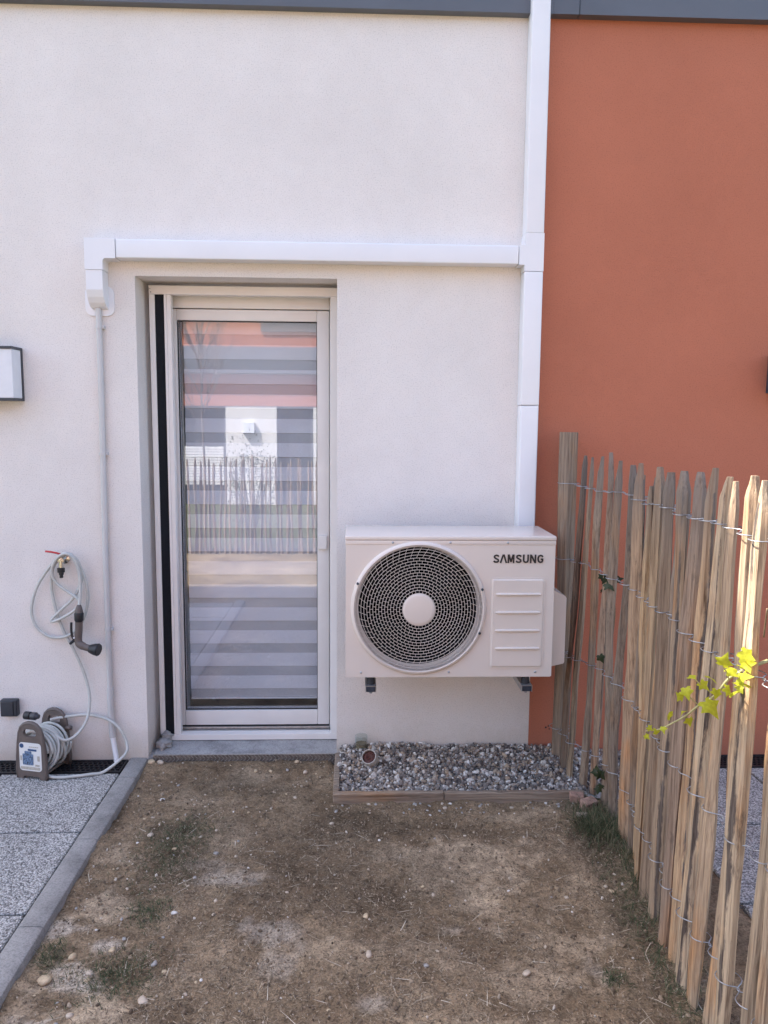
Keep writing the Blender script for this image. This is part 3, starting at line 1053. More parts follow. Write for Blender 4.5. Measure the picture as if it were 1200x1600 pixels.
def panel(b0, b1):
    """arch-shaped side panel with a hand slot cut through it"""
    bm = bmesh.new()
    o = [bm.verts.new((a, 0, c)) for a, c in arch()]
    s = [bm.verts.new((a, 0, c)) for a, c in slot()]
    eo = [bm.edges.new((o[i], o[(i + 1) % len(o)])) for i in range(len(o))]
    es = [bm.edges.new((s[i], s[(i + 1) % len(s)])) for i in range(len(s))]
    bmesh.ops.triangle_fill(bm, use_beauty=True, edges=eo + es)
    # drop triangles that fell inside the slot
    for f in [f for f in bm.faces if (lambda c: abs(c.x) < .0135 and .183 < c.z < .215 or (abs(c.x) < .029 and abs(c.z - .199) < .010))(f.calc_center_median())]:
        if all(v in s for v in f.verts):
            bm.faces.remove(f)
    r = bmesh.ops.extrude_face_region(bm, geom=bm.faces[:])
    for q in r['geom']:
        if isinstance(q, bmesh.types.BMVert):
            q.co.y += b1 - b0
    mb = MB()
    mb.from_bm(bm)
    mb.v = [tuple(rp(a, b0 + b, c)) for a, b, c in mb.v]
    return mb


for b0, b1 in ((-.007, .007), (.153, .167)):
    side = panel(b0, b1).build('side_panel', 'taupe_plastic', reel)
    mb = MB()
    pts = [rp(a, b, c) for a, c in arch()[5:] + [arch()[0]] for b in ((b0 + b1) / 2,)]
    mb.tube(pts, .0085, 8)
    mb.build('rim', 'taupe_plastic', side, True)
mb = MB().tube([rp(0, .008, .108), rp(0, .152, .108)], .050, 20)
mb.build('drum', 'dark_plastic', reel, True, 40)
mb = MB().tube([rp(.052, .008, .018), rp(.052, .152, .018)], .006, 8).tube([rp(-.052, .008, .018), rp(-.052, .152, .018)], .006, 8)
mb.build('spacer_bar', 'taupe_plastic', reel, True)
mb = MB().tube([rp(.060, .150, .165), rp(.075, .150, .168), rp(.086, .150, .168)], .010, 10)
mb.build('guide', 'taupe_plastic', reel, True)


def rlabel(a0, a1, c0, c1, r_, off, mat, name, parent):
    mb = MB().prism(rrect(a0, a1, c0, c1, r_, 4), 0, .0012)
    mb.v = [tuple(rp(a, -.0072 - off - .0012 + b, c)) for a, b, c in mb.v]
    return mb.build(name, mat, parent)


lab = rlabel(-.052, .052, .036, .158, .014, .0, 'label_white', 'label', reel)
rlabel(-.049, -.030, .134, .153, .0094, .0013, 'label_blue', 'emblem', lab)
rlabel(-.036, .014, .062, .110, .003, .0013, 'label_photo', 'printed_picture', lab)
rlabel(-.026, .006, .110, .122, .003, .0013, 'label_photo', 'printed_picture', lab)
rlabel(-.010, .030, .124, .132, .001, .0013, 'label_blue', 'printed_bar', lab)
rlabel(-.047, .044, .042, .054, .003, .0013, 'label_tan', 'printed_strip', lab)
rlabel(.022, .042, .058, .066, .001, .0013, 'label_tan', 'printed_strip', lab)
rlabel(.033, .044, .082, .104, .001, .0013, 'label_tan', 'printed_strip', lab)
rlabel(-.047, -.040, .080, .100, .001, .0013, 'label_tan', 'printed_strip', lab)
for q in range(5):
    rlabel(-.004 + q * .009, .003 + q * .009, .140, .1435, .0005, .0013, 'label_tan', 'printed_strip', lab)
con = thing('hose_connector', tuple(rp(-.01, .03, .246)), 'black and grey hose connectors lying on top of the hose reel', 'connector')
mb = MB().lathe((0, 0, 0), [(0, 0), (.016, 0), (.017, .004), (.017, .026), (.013, .029), (0, .03)], 14)
mb.v = [tuple(rp(-.042 + z_, .025 + x_, .262 + y_)) for x_, y_, z_ in mb.v]
mb.build('collar', 'black_plastic', con, True, 40)
mb = MB().lathe((0, 0, 0), [(0, 0), (.014, 0), (.0165, .003), (.0165, .022), (.012, .027), (.009, .036), (0, .037)], 14)
mb.v = [tuple(rp(-.012 + z_, .025 + x_, .262 + y_)) for x_, y_, z_ in mb.v]
mb.build('coupling', 'dark_plastic', con, True, 40)

gun = thing('spray_gun', (-1.1790, -0.0600, 0.5400), 'black and taupe hose spray gun hanging on the looped hose', 'spray gun')
MB().tube([(-1.1717, -0.0620, 0.7166), (-1.1715, -0.0640, 0.7025), (-1.1715, -0.0640, 0.6843)], [.0085, .0135, .0165], 12).build('hose_end', 'taupe_plastic', gun, True, 40)
MB().tube([(-1.1722, -0.0640, 0.6836), (-1.1724, -0.0640, 0.6792), (-1.1735, -0.0640, 0.6499), (-1.1737, -0.0640, 0.6441)], [.0175, .0195, .0185, .015], 14).build('connector', 'black_plastic', gun, True, 40)
pts = [(-1.1737, -0.0640, 0.6441), (-1.1758, -0.0640, 0.6074), (-1.1789, -0.0650, 0.5710), (-1.1758, -0.0680, 0.5512), (-1.1607, -0.0720, 0.5406), (-1.1419, -0.0760, 0.5344), (-1.1272, -0.0780, 0.5305)]
MB().tube(catmull(pts, 4), [.0155] * 12 + [.0165] * 6 + [.0145] * 7, 12).build('handle', 'taupe_plastic', gun, True, 50)
MB().tube([(-1.1325, -0.0770, 0.5317), (-1.1265, -0.0780, 0.5298), (-1.1087, -0.0810, 0.5277), (-1.0908, -0.0840, 0.5264), (-1.0863, -0.0850, 0.5259)], [.012, .018, .024, .027, .024], 14).build('spray_head', 'black_plastic', gun, True, 40)
pts = [(-1.2055, -0.0660, 0.6410), (-1.2058, -0.0680, 0.6159), (-1.2041, -0.0680, 0.5866), (-1.1964, -0.0680, 0.5675), (-1.1883, -0.0680, 0.5557)]
MB().tube(catmull(pts, 4), .0055, 8).build('trigger', 'black_plastic', gun, True)
MB().tube([(-1.1924, -0.0780, 0.5770), (-1.1909, -0.0820, 0.5781)], .004, 8).build('pin', 'white_plastic', gun)
MB().tube([(-1.2141, -0.0640, 0.5472), (-1.1973, -0.0660, 0.5625)], .006, 8).build('valve', 'black_plastic', gun, True)

# ================================================================== air conditioner
ac = thing('air_conditioner', (.367, -.26, .511), 'white outdoor air conditioning unit with a round fan grille, mounted on the wall', 'air conditioner')
AX0, AX1, AY0, AY1, AZ0, AZ1 = -.036, .770, -.408, -.112, .513, 1.050
FC, FR = (.245, .785), .252
mb = MB()
N = 96
# front sheet with the round opening
inner, outer_ = [], []
for k in range(N):
    w = 2 * math.pi * k / N
    c, s = math.cos(w), math.sin(w)
    inner.append((FC[0] + FR * c, FC[1] + FR * s))
    tx = ((AX1 if c > 0 else AX0) - FC[0]) / c if abs(c) > 1e-9 else 1e9
    tz = ((AZ1 if s > 0 else AZ0) - FC[1]) / s if abs(s) > 1e-9 else 1e9
    t = min(tx, tz)
    outer_.append([FC[0] + t * c, FC[1] + t * s])
for (cx, cz) in ((AX0, AZ0), (AX1, AZ0), (AX0, AZ1), (AX1, AZ1)):
    k = min(range(N), key=lambda q: (outer_[q][0] - cx) ** 2 + (outer_[q][1] - cz) ** 2)
    outer_[k] = [cx, cz]
vs_ = [(a, AY0, b) for a, b in inner] + [(a, AY0, b) for a, b in outer_] + [(a, AY0 + .012, b) for a, b in inner]
fs_ = [(k, N + k, N + (k + 1) % N, (k + 1) % N) for k in range(N)] + [(k, (k + 1) % N, 2 * N + (k + 1) % N, 2 * N + k) for k in range(N)]
mb.add(vs_, fs_)
front = mb.build('front_panel', 'ac_paint', ac, True, 30)
mb = MB()
mb.box(AX0, AX0 + .004, AY0 + .0006, AY1, AZ0, AZ1).box(AX1 - .004, AX1, AY0 + .0006, AY1, AZ0, AZ1).box(AX0 + .0042, AX1 - .0042, AY1 - .004, AY1, AZ0, AZ1)
mb.box(AX0 + .0042, AX1 - .0042, AY0 + .0006, AY1 - .0042, AZ0 - .002, AZ0 + .002)
mb.build('cabinet', 'ac_paint', ac)
MB().bbox(AX0 - .003, AX1 + .003, AY0 - .004, AY1 + .002, AZ1 + .0008, AZ1 + .0175, .005, 3).build('top_cover', 'ac_paint', ac, True, 40)
MB().bbox(AX0 - .0015, AX1 + .0015, AY0 - .0022, AY0 + .01, AZ1 - .016, AZ1 + .0004, .002, 2).build('top_lip', 'ac_paint', ac, True, 40)
# shroud, fan and dark inside
mb = MB().lathe((FC[0], AY0 + .005, FC[1]), [(.2515, 0), (.2495, -.01), (.240, -.026), (.233, -.036)], 64, 'y')
mb.build('shroud', 'ac_paint', ac, True)
MB().box(AX0 + .005, AX1 - .005, -.200, -.190, AZ0 + .004, AZ1 - .002).build('coil_backing', 'ac_dark', ac)
MB().lathe((FC[0], AY0 + .041, FC[1]), [(.233, 0), (.231, -.12)], 64, 'y').build('fan_tunnel', 'ac_dark', ac, True)
fan = MB().lathe((FC[0], -.325, FC[1]), [(0, .03), (.04, .028), (.05, .015), (.05, -.05)], 32, 'y')
for b in range(3):
    rows_ = []
    for i in range(9):
        rr = .048 + (.222 - .048) * i / 8
        a0 = R(b * 120 + 15 + i * 3.5)
        span = R(72 - 10 * abs(i - 4) / 4)
        rows_.append([(FC[0] + rr * math.cos(a0 + span * q / 8), -.345 + .085 * q / 8, FC[1] + rr * math.sin(a0 + span * q / 8)) for q in range(9)])
    fan.add([p for row in rows_ for p in row], [(i * 9 + q, i * 9 + q + 1, (i + 1) * 9 + q + 1, (i + 1) * 9 + q) for i in range(8) for q in range(8)])
fan.build('fan', 'ac_dark', ac, True)
MB().box(FC[0] - .012, FC[0] + .004, -.252, -.246, FC[1] + .05, FC[1] + .255).box(FC[0] - .02, FC[0] + .015, -.2455, -.215, FC[1] - .26, FC[1] + .26).build('motor_bracket', 'ac_dark', ac)


def ring(rad, y, half, depth=.003, n=96):
    prof = [(rad - half, y), (rad + half, y), (rad + half, y + depth), (rad - half, y + depth)]
    vs, fs = [], []
    for r_, yy in prof:
        for k in range(n):
            w = 2 * math.pi * k / n
            vs.append((FC[0] + r_ * math.cos(w), yy, FC[1] + r_ * math.sin(w)))
    for i in range(4):
        j = (i + 1) % 4
        fs += [(i * n + k, i * n + (k + 1) % n, j * n + (k + 1) % n, j * n + k) for k in range(n)]
    return vs, fs


grille = MB()
prof = [(.2625, -.0006), (.2615, .006), (.2565, .0105), (.250, .0125), (.2475, .0105), (.2470, -.004), (.252, -.006)]
grille.lathe((FC[0], AY0, FC[1]), prof, 96, 'y')
grille = grille.build('grille', 'ac_paint', ac, True, 50)


def gy_(r_):            # the grille bulges a little towards its middle
    return AY0 - .0105 - .010 * (1 - (r_ / .25) ** 2)


NR = 17
radii = [.0635 + (.2455 - .0635) * i / (NR - 1) for i in range(NR)]
for i, r_ in enumerate(radii):
    m_ = MB()
    v_, f_ = ring(r_, gy_(r_), .0007)
    m_.add(v_, f_)
    if i < NR - 1:
        r2 = radii[i + 1]
        outer_zone = i >= NR - 5
        cnt = 54 if i > 5 else (40 if i > 2 else 32)
        for q in range(cnt):
            w = 2 * math.pi * (q + (.5 * (i % 2) if not outer_zone else -.22 * (i - (NR - 5)))) / cnt
            w2 = w + (0 if not outer_zone else -2 * math.pi * .22 / cnt)
            h1, h2 = .00055 / r_, .00055 / r2
            P = []
            for (ww, rr) in ((w - h1, r_), (w + h1, r_), (w2 + h2, r2), (w2 - h2, r2)):
                P.append((FC[0] + rr * math.cos(ww), gy_(rr) + .0004, FC[1] + rr * math.sin(ww)))
            P += [(a, y + .0024, b) for a, y, b in P]
            m_.add(P, [(0, 1, 2, 3), (7, 6, 5, 4), (0, 4, 5, 1), (1, 5, 6, 2), (2, 6, 7, 3), (3, 7, 4, 0)])
    m_.build('grille_ring', 'ac_paint', grille)
hb = MB().lathe((FC[0], gy_(.06), FC[1]), [(0, .0035), (.05, .003), (.0595, .0018), (.062, 0), (.062, -.004), (0, -.004)], 48, 'y')
hb.build('hub', 'ac_paint', grille, True, 60)
mb = MB()
for w in (157, 17.5, -22):
    c = (FC[0] + .2555 * math.cos(R(w)), FC[1] + .2555 * math.sin(R(w)))
    mb = MB().cyl((c[0], AY0 - .0150, c[1]), (c[0], AY0 - .009, c[1]), .0052, n=12)
    mb.build('grille_screw', 'dark_steel', grille)
# service panel
sp_ = MB().prism(rrect(.522, .735, .546, .906, .010), AY0 - .0026, AY0 - .0004)
sp = sp_.build('service_panel', 'ac_paint', ac, True, 40)
mb = MB()
bm = bmesh.new()
L0 = [bm.verts.new((a, AY0 - .0028, b)) for a, b in rrect(.5265, .7305, .5505, .9015, .009)]
L1 = [bm.verts.new((a, AY0 - .0058, b)) for a, b in rrect(.5325, .7245, .5565, .8955, .007)]
for q in range(len(L0)):
    bm.faces.new((L0[q], L0[(q + 1) % len(L0)], L1[(q + 1) % len(L0)], L1[q]))
bm.faces.new(L1)
bm.faces.new(L0[::-1])
mb.from_bm(bm)
mb.build('raised_field', 'ac_paint', sp)
for zc in (.8415, .770, .6985, .627):
    mb = MB()
    pts = [(.543, AY0 - .0066, zc), (.553, AY0 - .0071, zc), (.707, AY0 - .0071, zc), (.717, AY0 - .0066, zc)]
    mb.tube(pts, [.0035, .0056, .0056, .0035], 10)
    mb.build('rib', 'ac_paint', sp, True, 60)
for (x, zc) in ((.143, 1.0425), (.363, 1.0425), (.585, 1.0425), (.024, .531), (.366, .531), (.706, .531)):
    mb = MB().lathe((x, AY0 - (.0022 if zc > 1 else 0), zc), [(0, .0032), (.0035, .0028), (.0045, .001), (.0045, 0)], 12, 'y')
    mb.build('screw', 'galvanised', ac, True)
# valve cover on the right side
mb = MB().prism([(AX1 + .0005, .525), (.8365, .540), (.8405, .546), (.8405, .808), (.8365, .816), (AX1 + .0005, .850)], -.335, -.150)
mb.build('valve_cover', 'ac_paint', ac)
MB().box(AX1 + .0003, AX1 + .0065, -.372, -.125, .5135, 1.018).build('side_plate', 'ac_paint', ac)
# lettering
def ribbon(mb, pts, w, y):
    P = [Vector((a, 0, b)) for a, b in pts]
    L, Rr = [], []
    for i, q in enumerate(P):
        d0 = (q - P[i - 1]).normalized() if i else None
        d1 = (P[i + 1] - q).normalized() if i < len(P) - 1 else None
        t = ((d0 or d1) + (d1 or d0)).normalized()
        n_ = Vector((-t.z, 0, t.x))
        k = 1 / max(.35, n_.dot(Vector((-(d1 or d0).z, 0, (d1 or d0).x))))
        L.append(q + n_ * w * .5 * k)
        Rr.append(q - n_ * w * .5 * k)
    m = len(P)
    vs = [(q.x, y, q.z) for q in L] + [(q.x, y, q.z) for q in Rr]
    vs += [(a, b + .0006, c) for a, b, c in vs]
    fs = []
    for i in range(m - 1):
        fs += [(i, i + 1, m + i + 1, m + i), (2 * m + i, 3 * m + i, 3 * m + i + 1, 2 * m + i + 1), (i, 2 * m + i, 2 * m + i + 1, i + 1), (m + i, m + i + 1, 3 * m + i + 1, 3 * m + i)]
    fs += [(0, m, 3 * m, 2 * m), (m - 1, 3 * m - 1, 4 * m - 1, 2 * m - 1)]
    mb.add(vs, fs)


GL = {'S': [[(.70, .74), (.60, .86), (.42, .90), (.22, .84), (.16, .70), (.26, .57), (.46, .48), (.64, .38), (.68, .24), (.56, .12), (.38, .10), (.20, .14), (.10, .27)]],
      'A': [[(.03, 0), (.37, 1)], [(.43, 1), (.77, 0)]],
      'M': [[(.11, 0), (.11, 1)], [(.17, 1), (.44, .12)], [(.44, .12), (.71, 1)], [(.77, 0), (.77, 1)]],
      'U': [[(.13, 1), (.13, .32), (.20, .15), (.40, .09), (.60, .15), (.67, .32), (.67, 1)]],
      'N': [[(.11, 0), (.11, 1)], [(.17, .93), (.63, .07)], [(.69, 0), (.69, 1)]],
      'G': [[(.70, .72), (.58, .86), (.40, .90), (.21, .82), (.13, .60), (.13, .40), (.21, .18), (.40, .10), (.60, .15), (.68, .30), (.68, .46), (.44, .46)]]}
ADV = {'S': .90, 'A': .90, 'M': .99, 'U': .90, 'N': .91, 'G': .86}
mb = MB()
xc = 0.
H_ = .0335
tot = sum(ADV[c] for c in 'SAMSUNG')
for c in 'SAMSUNG':
    for st in GL[c]:
        ribbon(mb, [(.529 + (xc + a) * .197 / tot, .9635 + b * H_) for a, b in st], .0063, AY0 - .0016 - .00001 * len(mb.v))
    xc += ADV[c]
mb.build('lettering', 'black_letter', ac)

# wall brackets
for xb, side, lab_ in ((.0625, 0, 'galvanised wall bracket under the left end of the air conditioner'), (.6720, 1, 'galvanised wall bracket under the right end of the air conditioner')):
    t = thing('wall_bracket', (xb, -.2, .47), lab_, 'bracket', 'air conditioner wall brackets')
    mb = MB().box(xb - .021, xb + .021, -.425, -.0045, .4795, .4815)
    mb.box(xb - .021, xb - .019, -.425, -.0045, .4560, .4790).box(xb + .019, xb + .021, -.425, -.0045, .4560, .4790)
    mb.build('arm', 'galvanised', t)
    MB().box(xb - .022, xb + .022, -.004, -.0006, .456, 1.0).build('wall_leg', 'galvanised', t)
    MB().bbox(xb - .0185, xb + .0185, -.4245, -.380, .4575, .4785, .002).build('end_cap', 'dark_steel', t)
    MB().cyl((xb, -.392, .4820), (xb, -.392, .5105), .017, .014, 14).build('rubber_foot', 'rubber', t, True, 40)
    MB().cyl((xb, -.15, .4820), (xb, -.15, .5105), .017, .014, 14).build('rubber_foot', 'rubber', t, True, 40)
    MB().cyl((xb, -.402, .446), (xb, -.402, .4572), .006, .007, 8).build('bolt', 'galvanised', t, True, 40)

# ================================================================== gravel bed
ed = thing('timber_edging', (.4, -.37, -.03), 'weathered timber edging around the gravel bed', 'edging')


def plank(x0, x1, y0, y1, z0, z1):
    mb = MB()
    bm = bmesh.new()
    bmesh.ops.create_cube(bm, size=1)
    for q in bm.verts:
        q.co = ((x0 + x1) / 2 + q.co.x * (x1 - x0), (y0 + y1) / 2 + q.co.y * (y1 - y0), (z0 + z1) / 2 + q.co.z * (z1 - z0))
    bmesh.ops.subdivide_edges(bm, edges=[e for e in bm.edges if max(abs(e.verts[0].co.x - e.verts[1].co.x), abs(e.verts[0].co.y - e.verts[1].co.y)) > .2], cuts=14)
    for q in bm.verts:
        q.co.z += (rng.random() - .5) * .004 if q.co.z > (z0 + z1) / 2 else 0
        q.co.y += (rng.random() - .5) * .002
    bmesh.ops.bevel(bm, geom=[e for e in bm.edges if e.calc_face_angle(0) > 1], offset=.003, segments=1, affect='EDGES')
    mb.from_bm(bm)
    return mb


pf = plank(-.086, .36, -.378, -.352, -.05, .020)
pf.build('plank', 'edging_wood', ed)
plank(.362, .93, -.376, -.350, -.05, .017).build('plank', 'edging_wood', ed)
plank(-.086, -.062, -.3515, -.010, -.05, .030).build('plank', 'edging_wood', ed)

_ico = bmesh.new()
bmesh.ops.create_icosphere(_ico, subdivisions=1, radius=1)
_ico.verts.ensure_lookup_table()
ICO_V = np.array([q.co[:] for q in _ico.verts])
ICO_F = np.array([[q.index for q in f.verts] for f in _ico.faces])
_ico.free()


_ico = bmesh.new()
bmesh.ops.create_icosphere(_ico, subdivisions=2, radius=1)
ICO2_V = np.array([q.co[:] for q in _ico.verts])
ICO2_F = np.array([[q.index for q in f.verts] for f in _ico.faces])
_ico.free()


def rand_rot(n):
    q = nrg.normal(size=(n, 4))
    q /= np.linalg.norm(q, axis=1, keepdims=True)
    w, x, y, z = q.T
    return np.stack([1 - 2 * (y * y + z * z), 2 * (x * y - z * w), 2 * (x * z + y * w), 2 * (x * y + z * w), 1 - 2 * (x * x + z * z), 2 * (y * z - x * w),
                     2 * (x * z - y * w), 2 * (y * z + x * w), 1 - 2 * (x * x + y * y)], 1).reshape(n, 3, 3)


def stones(pos, size, flat=.62, jit=.22):
    n = len(pos)
    v = ICO_V[None] * (1 + nrg.uniform(-jit, jit, (n, len(ICO_V), 1)))
    sc = size[:, None] * np.stack([nrg.uniform(.8, 1.25, n), nrg.uniform(.7, 1.05, n), nrg.uniform(flat - .12, flat + .2, n)], 1)
    v = v * sc[:, None, :]
    v = np.einsum('nij,nkj->nki', rand_rot(n), v)
    v = v + pos[:, None, :]
    f = ICO_F[None] + (np.arange(n) * len(ICO_V))[:, None, None]
    return v.reshape(-1, 3), f.reshape(-1, 3)


def gravel_h(x, y):
    return .014 + .056 * sstep(-.30, -.02, y) + (vnoise(x, y, 7, 21) - .5) * .02 - .03 * sstep(.85, 1.1, x)


n1 = 9000
gxr = nrg.uniform(-.062, 1.21, n1)
gyr = nrg.uniform(-.352, -.004, n1)
keep = (gxr < .95) | (gyr > -.30)
gxr, gyr = gxr[keep], gyr[keep]
n1 = len(gxr)
size = np.clip(nrg.lognormal(math.log(.0068), .42, n1), .003, .0165)
gzr = gravel_h(gxr, gyr) - nrg.uniform(0, .022, n1) - size * .2
v_, f_ = stones(np.stack([gxr, np.minimum(gyr, -.003 - size), gzr], 1), size)
gravel = np_mesh('gravel', v_, f_, 'gravel')
tag(gravel, 'grey mixed gravel filling the bed under the air conditioner', 'gravel', kind='stuff')
# earth under the gravel
bx_ = np.linspace(-.0615, 1.215, 60)
by_ = np.linspace(-.3515, -.0008, 20)
mx_, my_ = np.meshgrid(bx_, by_)
mx_, my_ = mx_.ravel(), my_.ravel()
mz_ = gravel_h(mx_, my_) - .022
mz_ = np.where(mx_ > .96, np.minimum(mz_, -.012 + .05 * sstep(-.3, -.02, my_)), mz_)
idx = (np.arange(19)[:, None] * 60 + np.arange(59)[None]).ravel()
bed = np_mesh('gravel_bed', np.stack([mx_, my_, mz_], 1), np.stack([idx, idx + 1, idx + 61, idx + 60], 1), 'pebble_grey', None, True)
struct(bed)


def stone_obj(name, x, y, s, mat, label=None, cat='stone', group=None, z=None, flat=.6):
    a_, b_, c_ = nrg.normal(size=3), nrg.normal(size=3), nrg.normal(size=3)
    lump = 1 + .10 * np.sin(ICO2_V @ a_ * 2.2 + 1) + .08 * np.sin(ICO2_V @ b_ * 3.1) + .05 * np.sin(ICO2_V @ c_ * 5)
    v_ = np.sign(ICO2_V) * np.abs(ICO2_V) ** .86 * lump[:, None] * s * np.array([nrg.uniform(.9, 1.2), nrg.uniform(.7, .95), flat])
    w_r = nrg.uniform(0, 6.28)
    v_ = v_ @ np.array([[math.cos(w_r), math.sin(w_r), 0], [-math.sin(w_r), math.cos(w_r), .15], [0, -.15, 1]])
    f_ = ICO2_F
    o = np_mesh(name, v_, f_, mat, None, True)
    zz = float(soil_h(np.array([x]), np.array([y]))[0]) if z is None else z
    o.location = (x, y, zz + s * .12)
    tag(o, label, cat, group)
    return o


# glass jars
def jar(c, h, r_, label, tilt=None, fill=.3, name='glass_jar'):
    t = thing(name, c, label, 'jar')
    prof = [(0, 0), (r_ * .86, 0), (r_, .004), (r_, h * .88), (r_ * .95, h * .95), (r_ * .98, h), (r_ * .90, h), (r_ * .90, .006), (0, .006)]
    a = MB().lathe(c, prof, 24)
    b = MB().lathe(c, [(0, .0065), (r_ * .88, .0065), (r_ * .88, h * fill), (r_ * .5, h * fill * 1.1), (0, h * fill * .9)], 20)
    for m_ in (a, b):
        if tilt is not None:
            m_.v = [tuple(Vector(c) + tilt @ (Vector(p) - Vector(c))) for p in m_.v]
    a.build('glass', 'frosted' if tilt is not None else 'jar_glass', t, True, 50)
    b.build('contents', 'candle' if tilt is not None else 'twig', t, True, 40)


jar((.030, -.040, .058), .062, .028, 'clear glass jar standing on the gravel against the wall', None, .45)
jar((.075, -.135, .042), .060, .032, 'small cloudy glass jar with dark red contents lying tilted in the gravel', Matrix.Rotation(R(44), 3, 'X') @ Matrix.Rotation(R(-14), 3, 'Y'), .80)

# ================================================================== paling fence
fence = thing('paling_fence', (.93, -.9, 0), 'split chestnut paling fence running from the terracotta wall towards the right', 'fence')


def pale_obj(b, t, w, seed, mat, parent, grey=0., tip=True):
    """one split chestnut pale: angular section, crooked run, hewn point; bark kept on some edges"""
    r_ = random.Random(seed)
    b, t = Vector(b), Vector(t)
    ax = (t - b)
    L = ax.length
    ax.normalize()
    n = 8
    half = r_.random() < .6
    shape = []
    for k in range(n):
        a = 2 * math.pi * k / n + r_.uniform(-.22, .22)
        rad = (1.0 if math.sin(a) > -.25 else .48) if half else r_.uniform(.66, 1.0)
        shape.append((a, rad * r_.uniform(.84, 1.1)))
    u = Vector((0, 1, 0))
    u = (u - ax * u.dot(ax)).normalized()
    v = ax.cross(u)
    rot = r_.uniform(-.7, .7) + (math.pi if r_.random() < .5 else 0)
    rings = 22
    vs, fs, att, axis_ = [], [], [], []
    ph = [r_.uniform(0, 6.28) for _ in range(6)]
    am1, am2 = r_.uniform(.005, .015), r_.uniform(.003, .010)
    kink, kat = r_.uniform(-.018, .018), r_.uniform(.3, .7)
    tipdir = r_.uniform(-.8, .8)
    tl = r_.uniform(.045, .10)
    blunt = r_.uniform(.55, .85)
    tip_at = 1 - tl / L
    hs = [i / (rings - 5) * tip_at for i in range(rings - 4)] + [tip_at + (1 - tip_at) * q for q in (.3, .6, .85, 1.0)]
    bk = r_.randrange(n) if r_.random() < .82 else -9
    lean_w = r_.uniform(-.12, .12)
    for i, h in enumerate(hs):
        env = math.sin(min(1, h * 1.02) * math.pi) * .7 + .3
        sway = u * (env * (am1 * math.sin(ph[0] + h * 5.5) + .35 * am1 * math.sin(ph[1] + h * 15)) + kink * max(0, 1 - abs(h - kat) / .28)) + v * (env * am2 * math.sin(ph[2] + h * 4.3))
        s = w * .5 * (1.08 - .18 * h + lean_w * (h - .5)) * (1 + .12 * math.sin(ph[3] + h * 9) + .06 * math.sin(ph[4] + h * 27) + r_.uniform(-.05, .05))
        sx = s
        off = Vector((0, 0, 0))
        if tip and h > tip_at:
            q = (h - tip_at) / (1 - tip_at)
            sx = s * (1 - blunt * q)
            s = s * (1 - .40 * q)
            off = u * (w * .42 * tipdir * q)
        c = b + ax * (L * h) + sway + off
        axis_.append(c.copy())
        tw = rot + .25 * math.sin(ph[5] + h * 3)
        for k, (a, rad) in enumerate(shape):
            a2 = a + tw
            rr = rad * (1 + .05 * math.sin(ph[k % 6] + h * 21 + k))
            vs.append(c + u * (math.cos(a2) * sx * rr * 1.12) + v * (math.sin(a2) * s * rr * .82))
            dk = min((k - bk) % n, (bk - k) % n) if bk >= 0 else 9
            bark = (1.0 if dk == 0 else (.62 if dk == 1 else 0.)) * (0 if (tip and h > tip_at + .3 * (1 - tip_at)) else 1)
            att.append((bark, grey * max(0., min(1., (h - .80) / .14)), r_.random(), 1.))
    m = len(hs)
    for i in range(m - 1):
        for k in range(n):
            fs.append((i * n + k, i * n + (k + 1) % n, (i + 1) * n + (k + 1) % n, (i + 1) * n + k))
    fs.append(tuple(range(n - 1, -1, -1)))
    fs.append(tuple((m - 1) * n + k for k in range(n)))
    o = MB().add(vs, fs).build('pale', mat, parent, True, 24)
    ca_ = o.data.color_attributes.new('wear', 'FLOAT_COLOR', 'POINT')
    ca_.data.foreach_set('color', [x for q in att for x in q])
    return axis_


PALES = [((.897, -.150), (.930, -.200, 1.370), .030), ((.907, -.226), (.945, -.250, 1.365), .028), ((.950, -.285), (.952, -.370, 1.375), .027), ((.985, -.325), (.962, -.450, 1.390), .036),
         ((.995, -.420), (.972, -.500, 1.365), .030), ((1.005, -.500), (.970, -.635, 1.355), .031), ((1.01, -.590), (.992, -.690, 1.325), .028), ((1.005, -.655), (.962, -.735, 1.368), .038),
         ((.990, -.745), (.988, -.810, 1.325), .030), ((.985, -.790), (.960, -.838, 1.300), .030), ((.962, -.955), (.968, -.975, 1.330), .030), ((.955, -1.055), (.966, -1.070, 1.335), .032), ((.945, -1.165), (.962, -1.180, 1.340), .032), ((.975, -.835), (.972, -.870, 1.335), .030), ((.960, -.915), (.962, -.925, 1.365), .034), ((.948, -1.000), (.955, -1.020, 1.355), .036),
         ((.938, -1.105), (.950, -1.120, 1.365), .038), ((.920, -1.220), (.945, -1.240, 1.370), .040), ((.926, -1.290), (.935, -1.322, 1.388), .036), ((.908, -1.376), (.935, -1.400, 1.370), .040),
         ((.902, -1.465), (.930, -1.470, 1.362), .034), ((.922, -1.530), (.928, -1.550, 1.382), .036), ((.905, -1.612), (.925, -1.610, 1.375), .040), ((.921, -1.690), (.935, -1.685, 1.370), .038)]
yy = -1.77
while yy > -2.75:
    PALES.append(((.915 + rng.uniform(-.012, .012), yy), (.93 + rng.uniform(-.012, .012), yy + rng.uniform(-.02, .02), 1.36 + rng.uniform(-.03, .03)), rng.uniform(.034, .042)))
    yy -= rng.uniform(.066, .082)
PW = 1.42
pale_pos = []
for i, (b, t, w) in enumerate(PALES):
    z0 = -.05 if b[1] < -.36 else -.01
    axs = pale_obj((b[0], b[1], z0), t, w * PW, 100 + i, 'old_wood' if i in (2, 4, 5, 8) else ('sunlit_pale_wood' if b[1] < -1.35 else 'pale_wood'), fence, .7 if b[1] > -1.3 else .15)
    pale_pos.append((Vector((b[0], b[1], z0)), Vector(t), w * PW, axs))
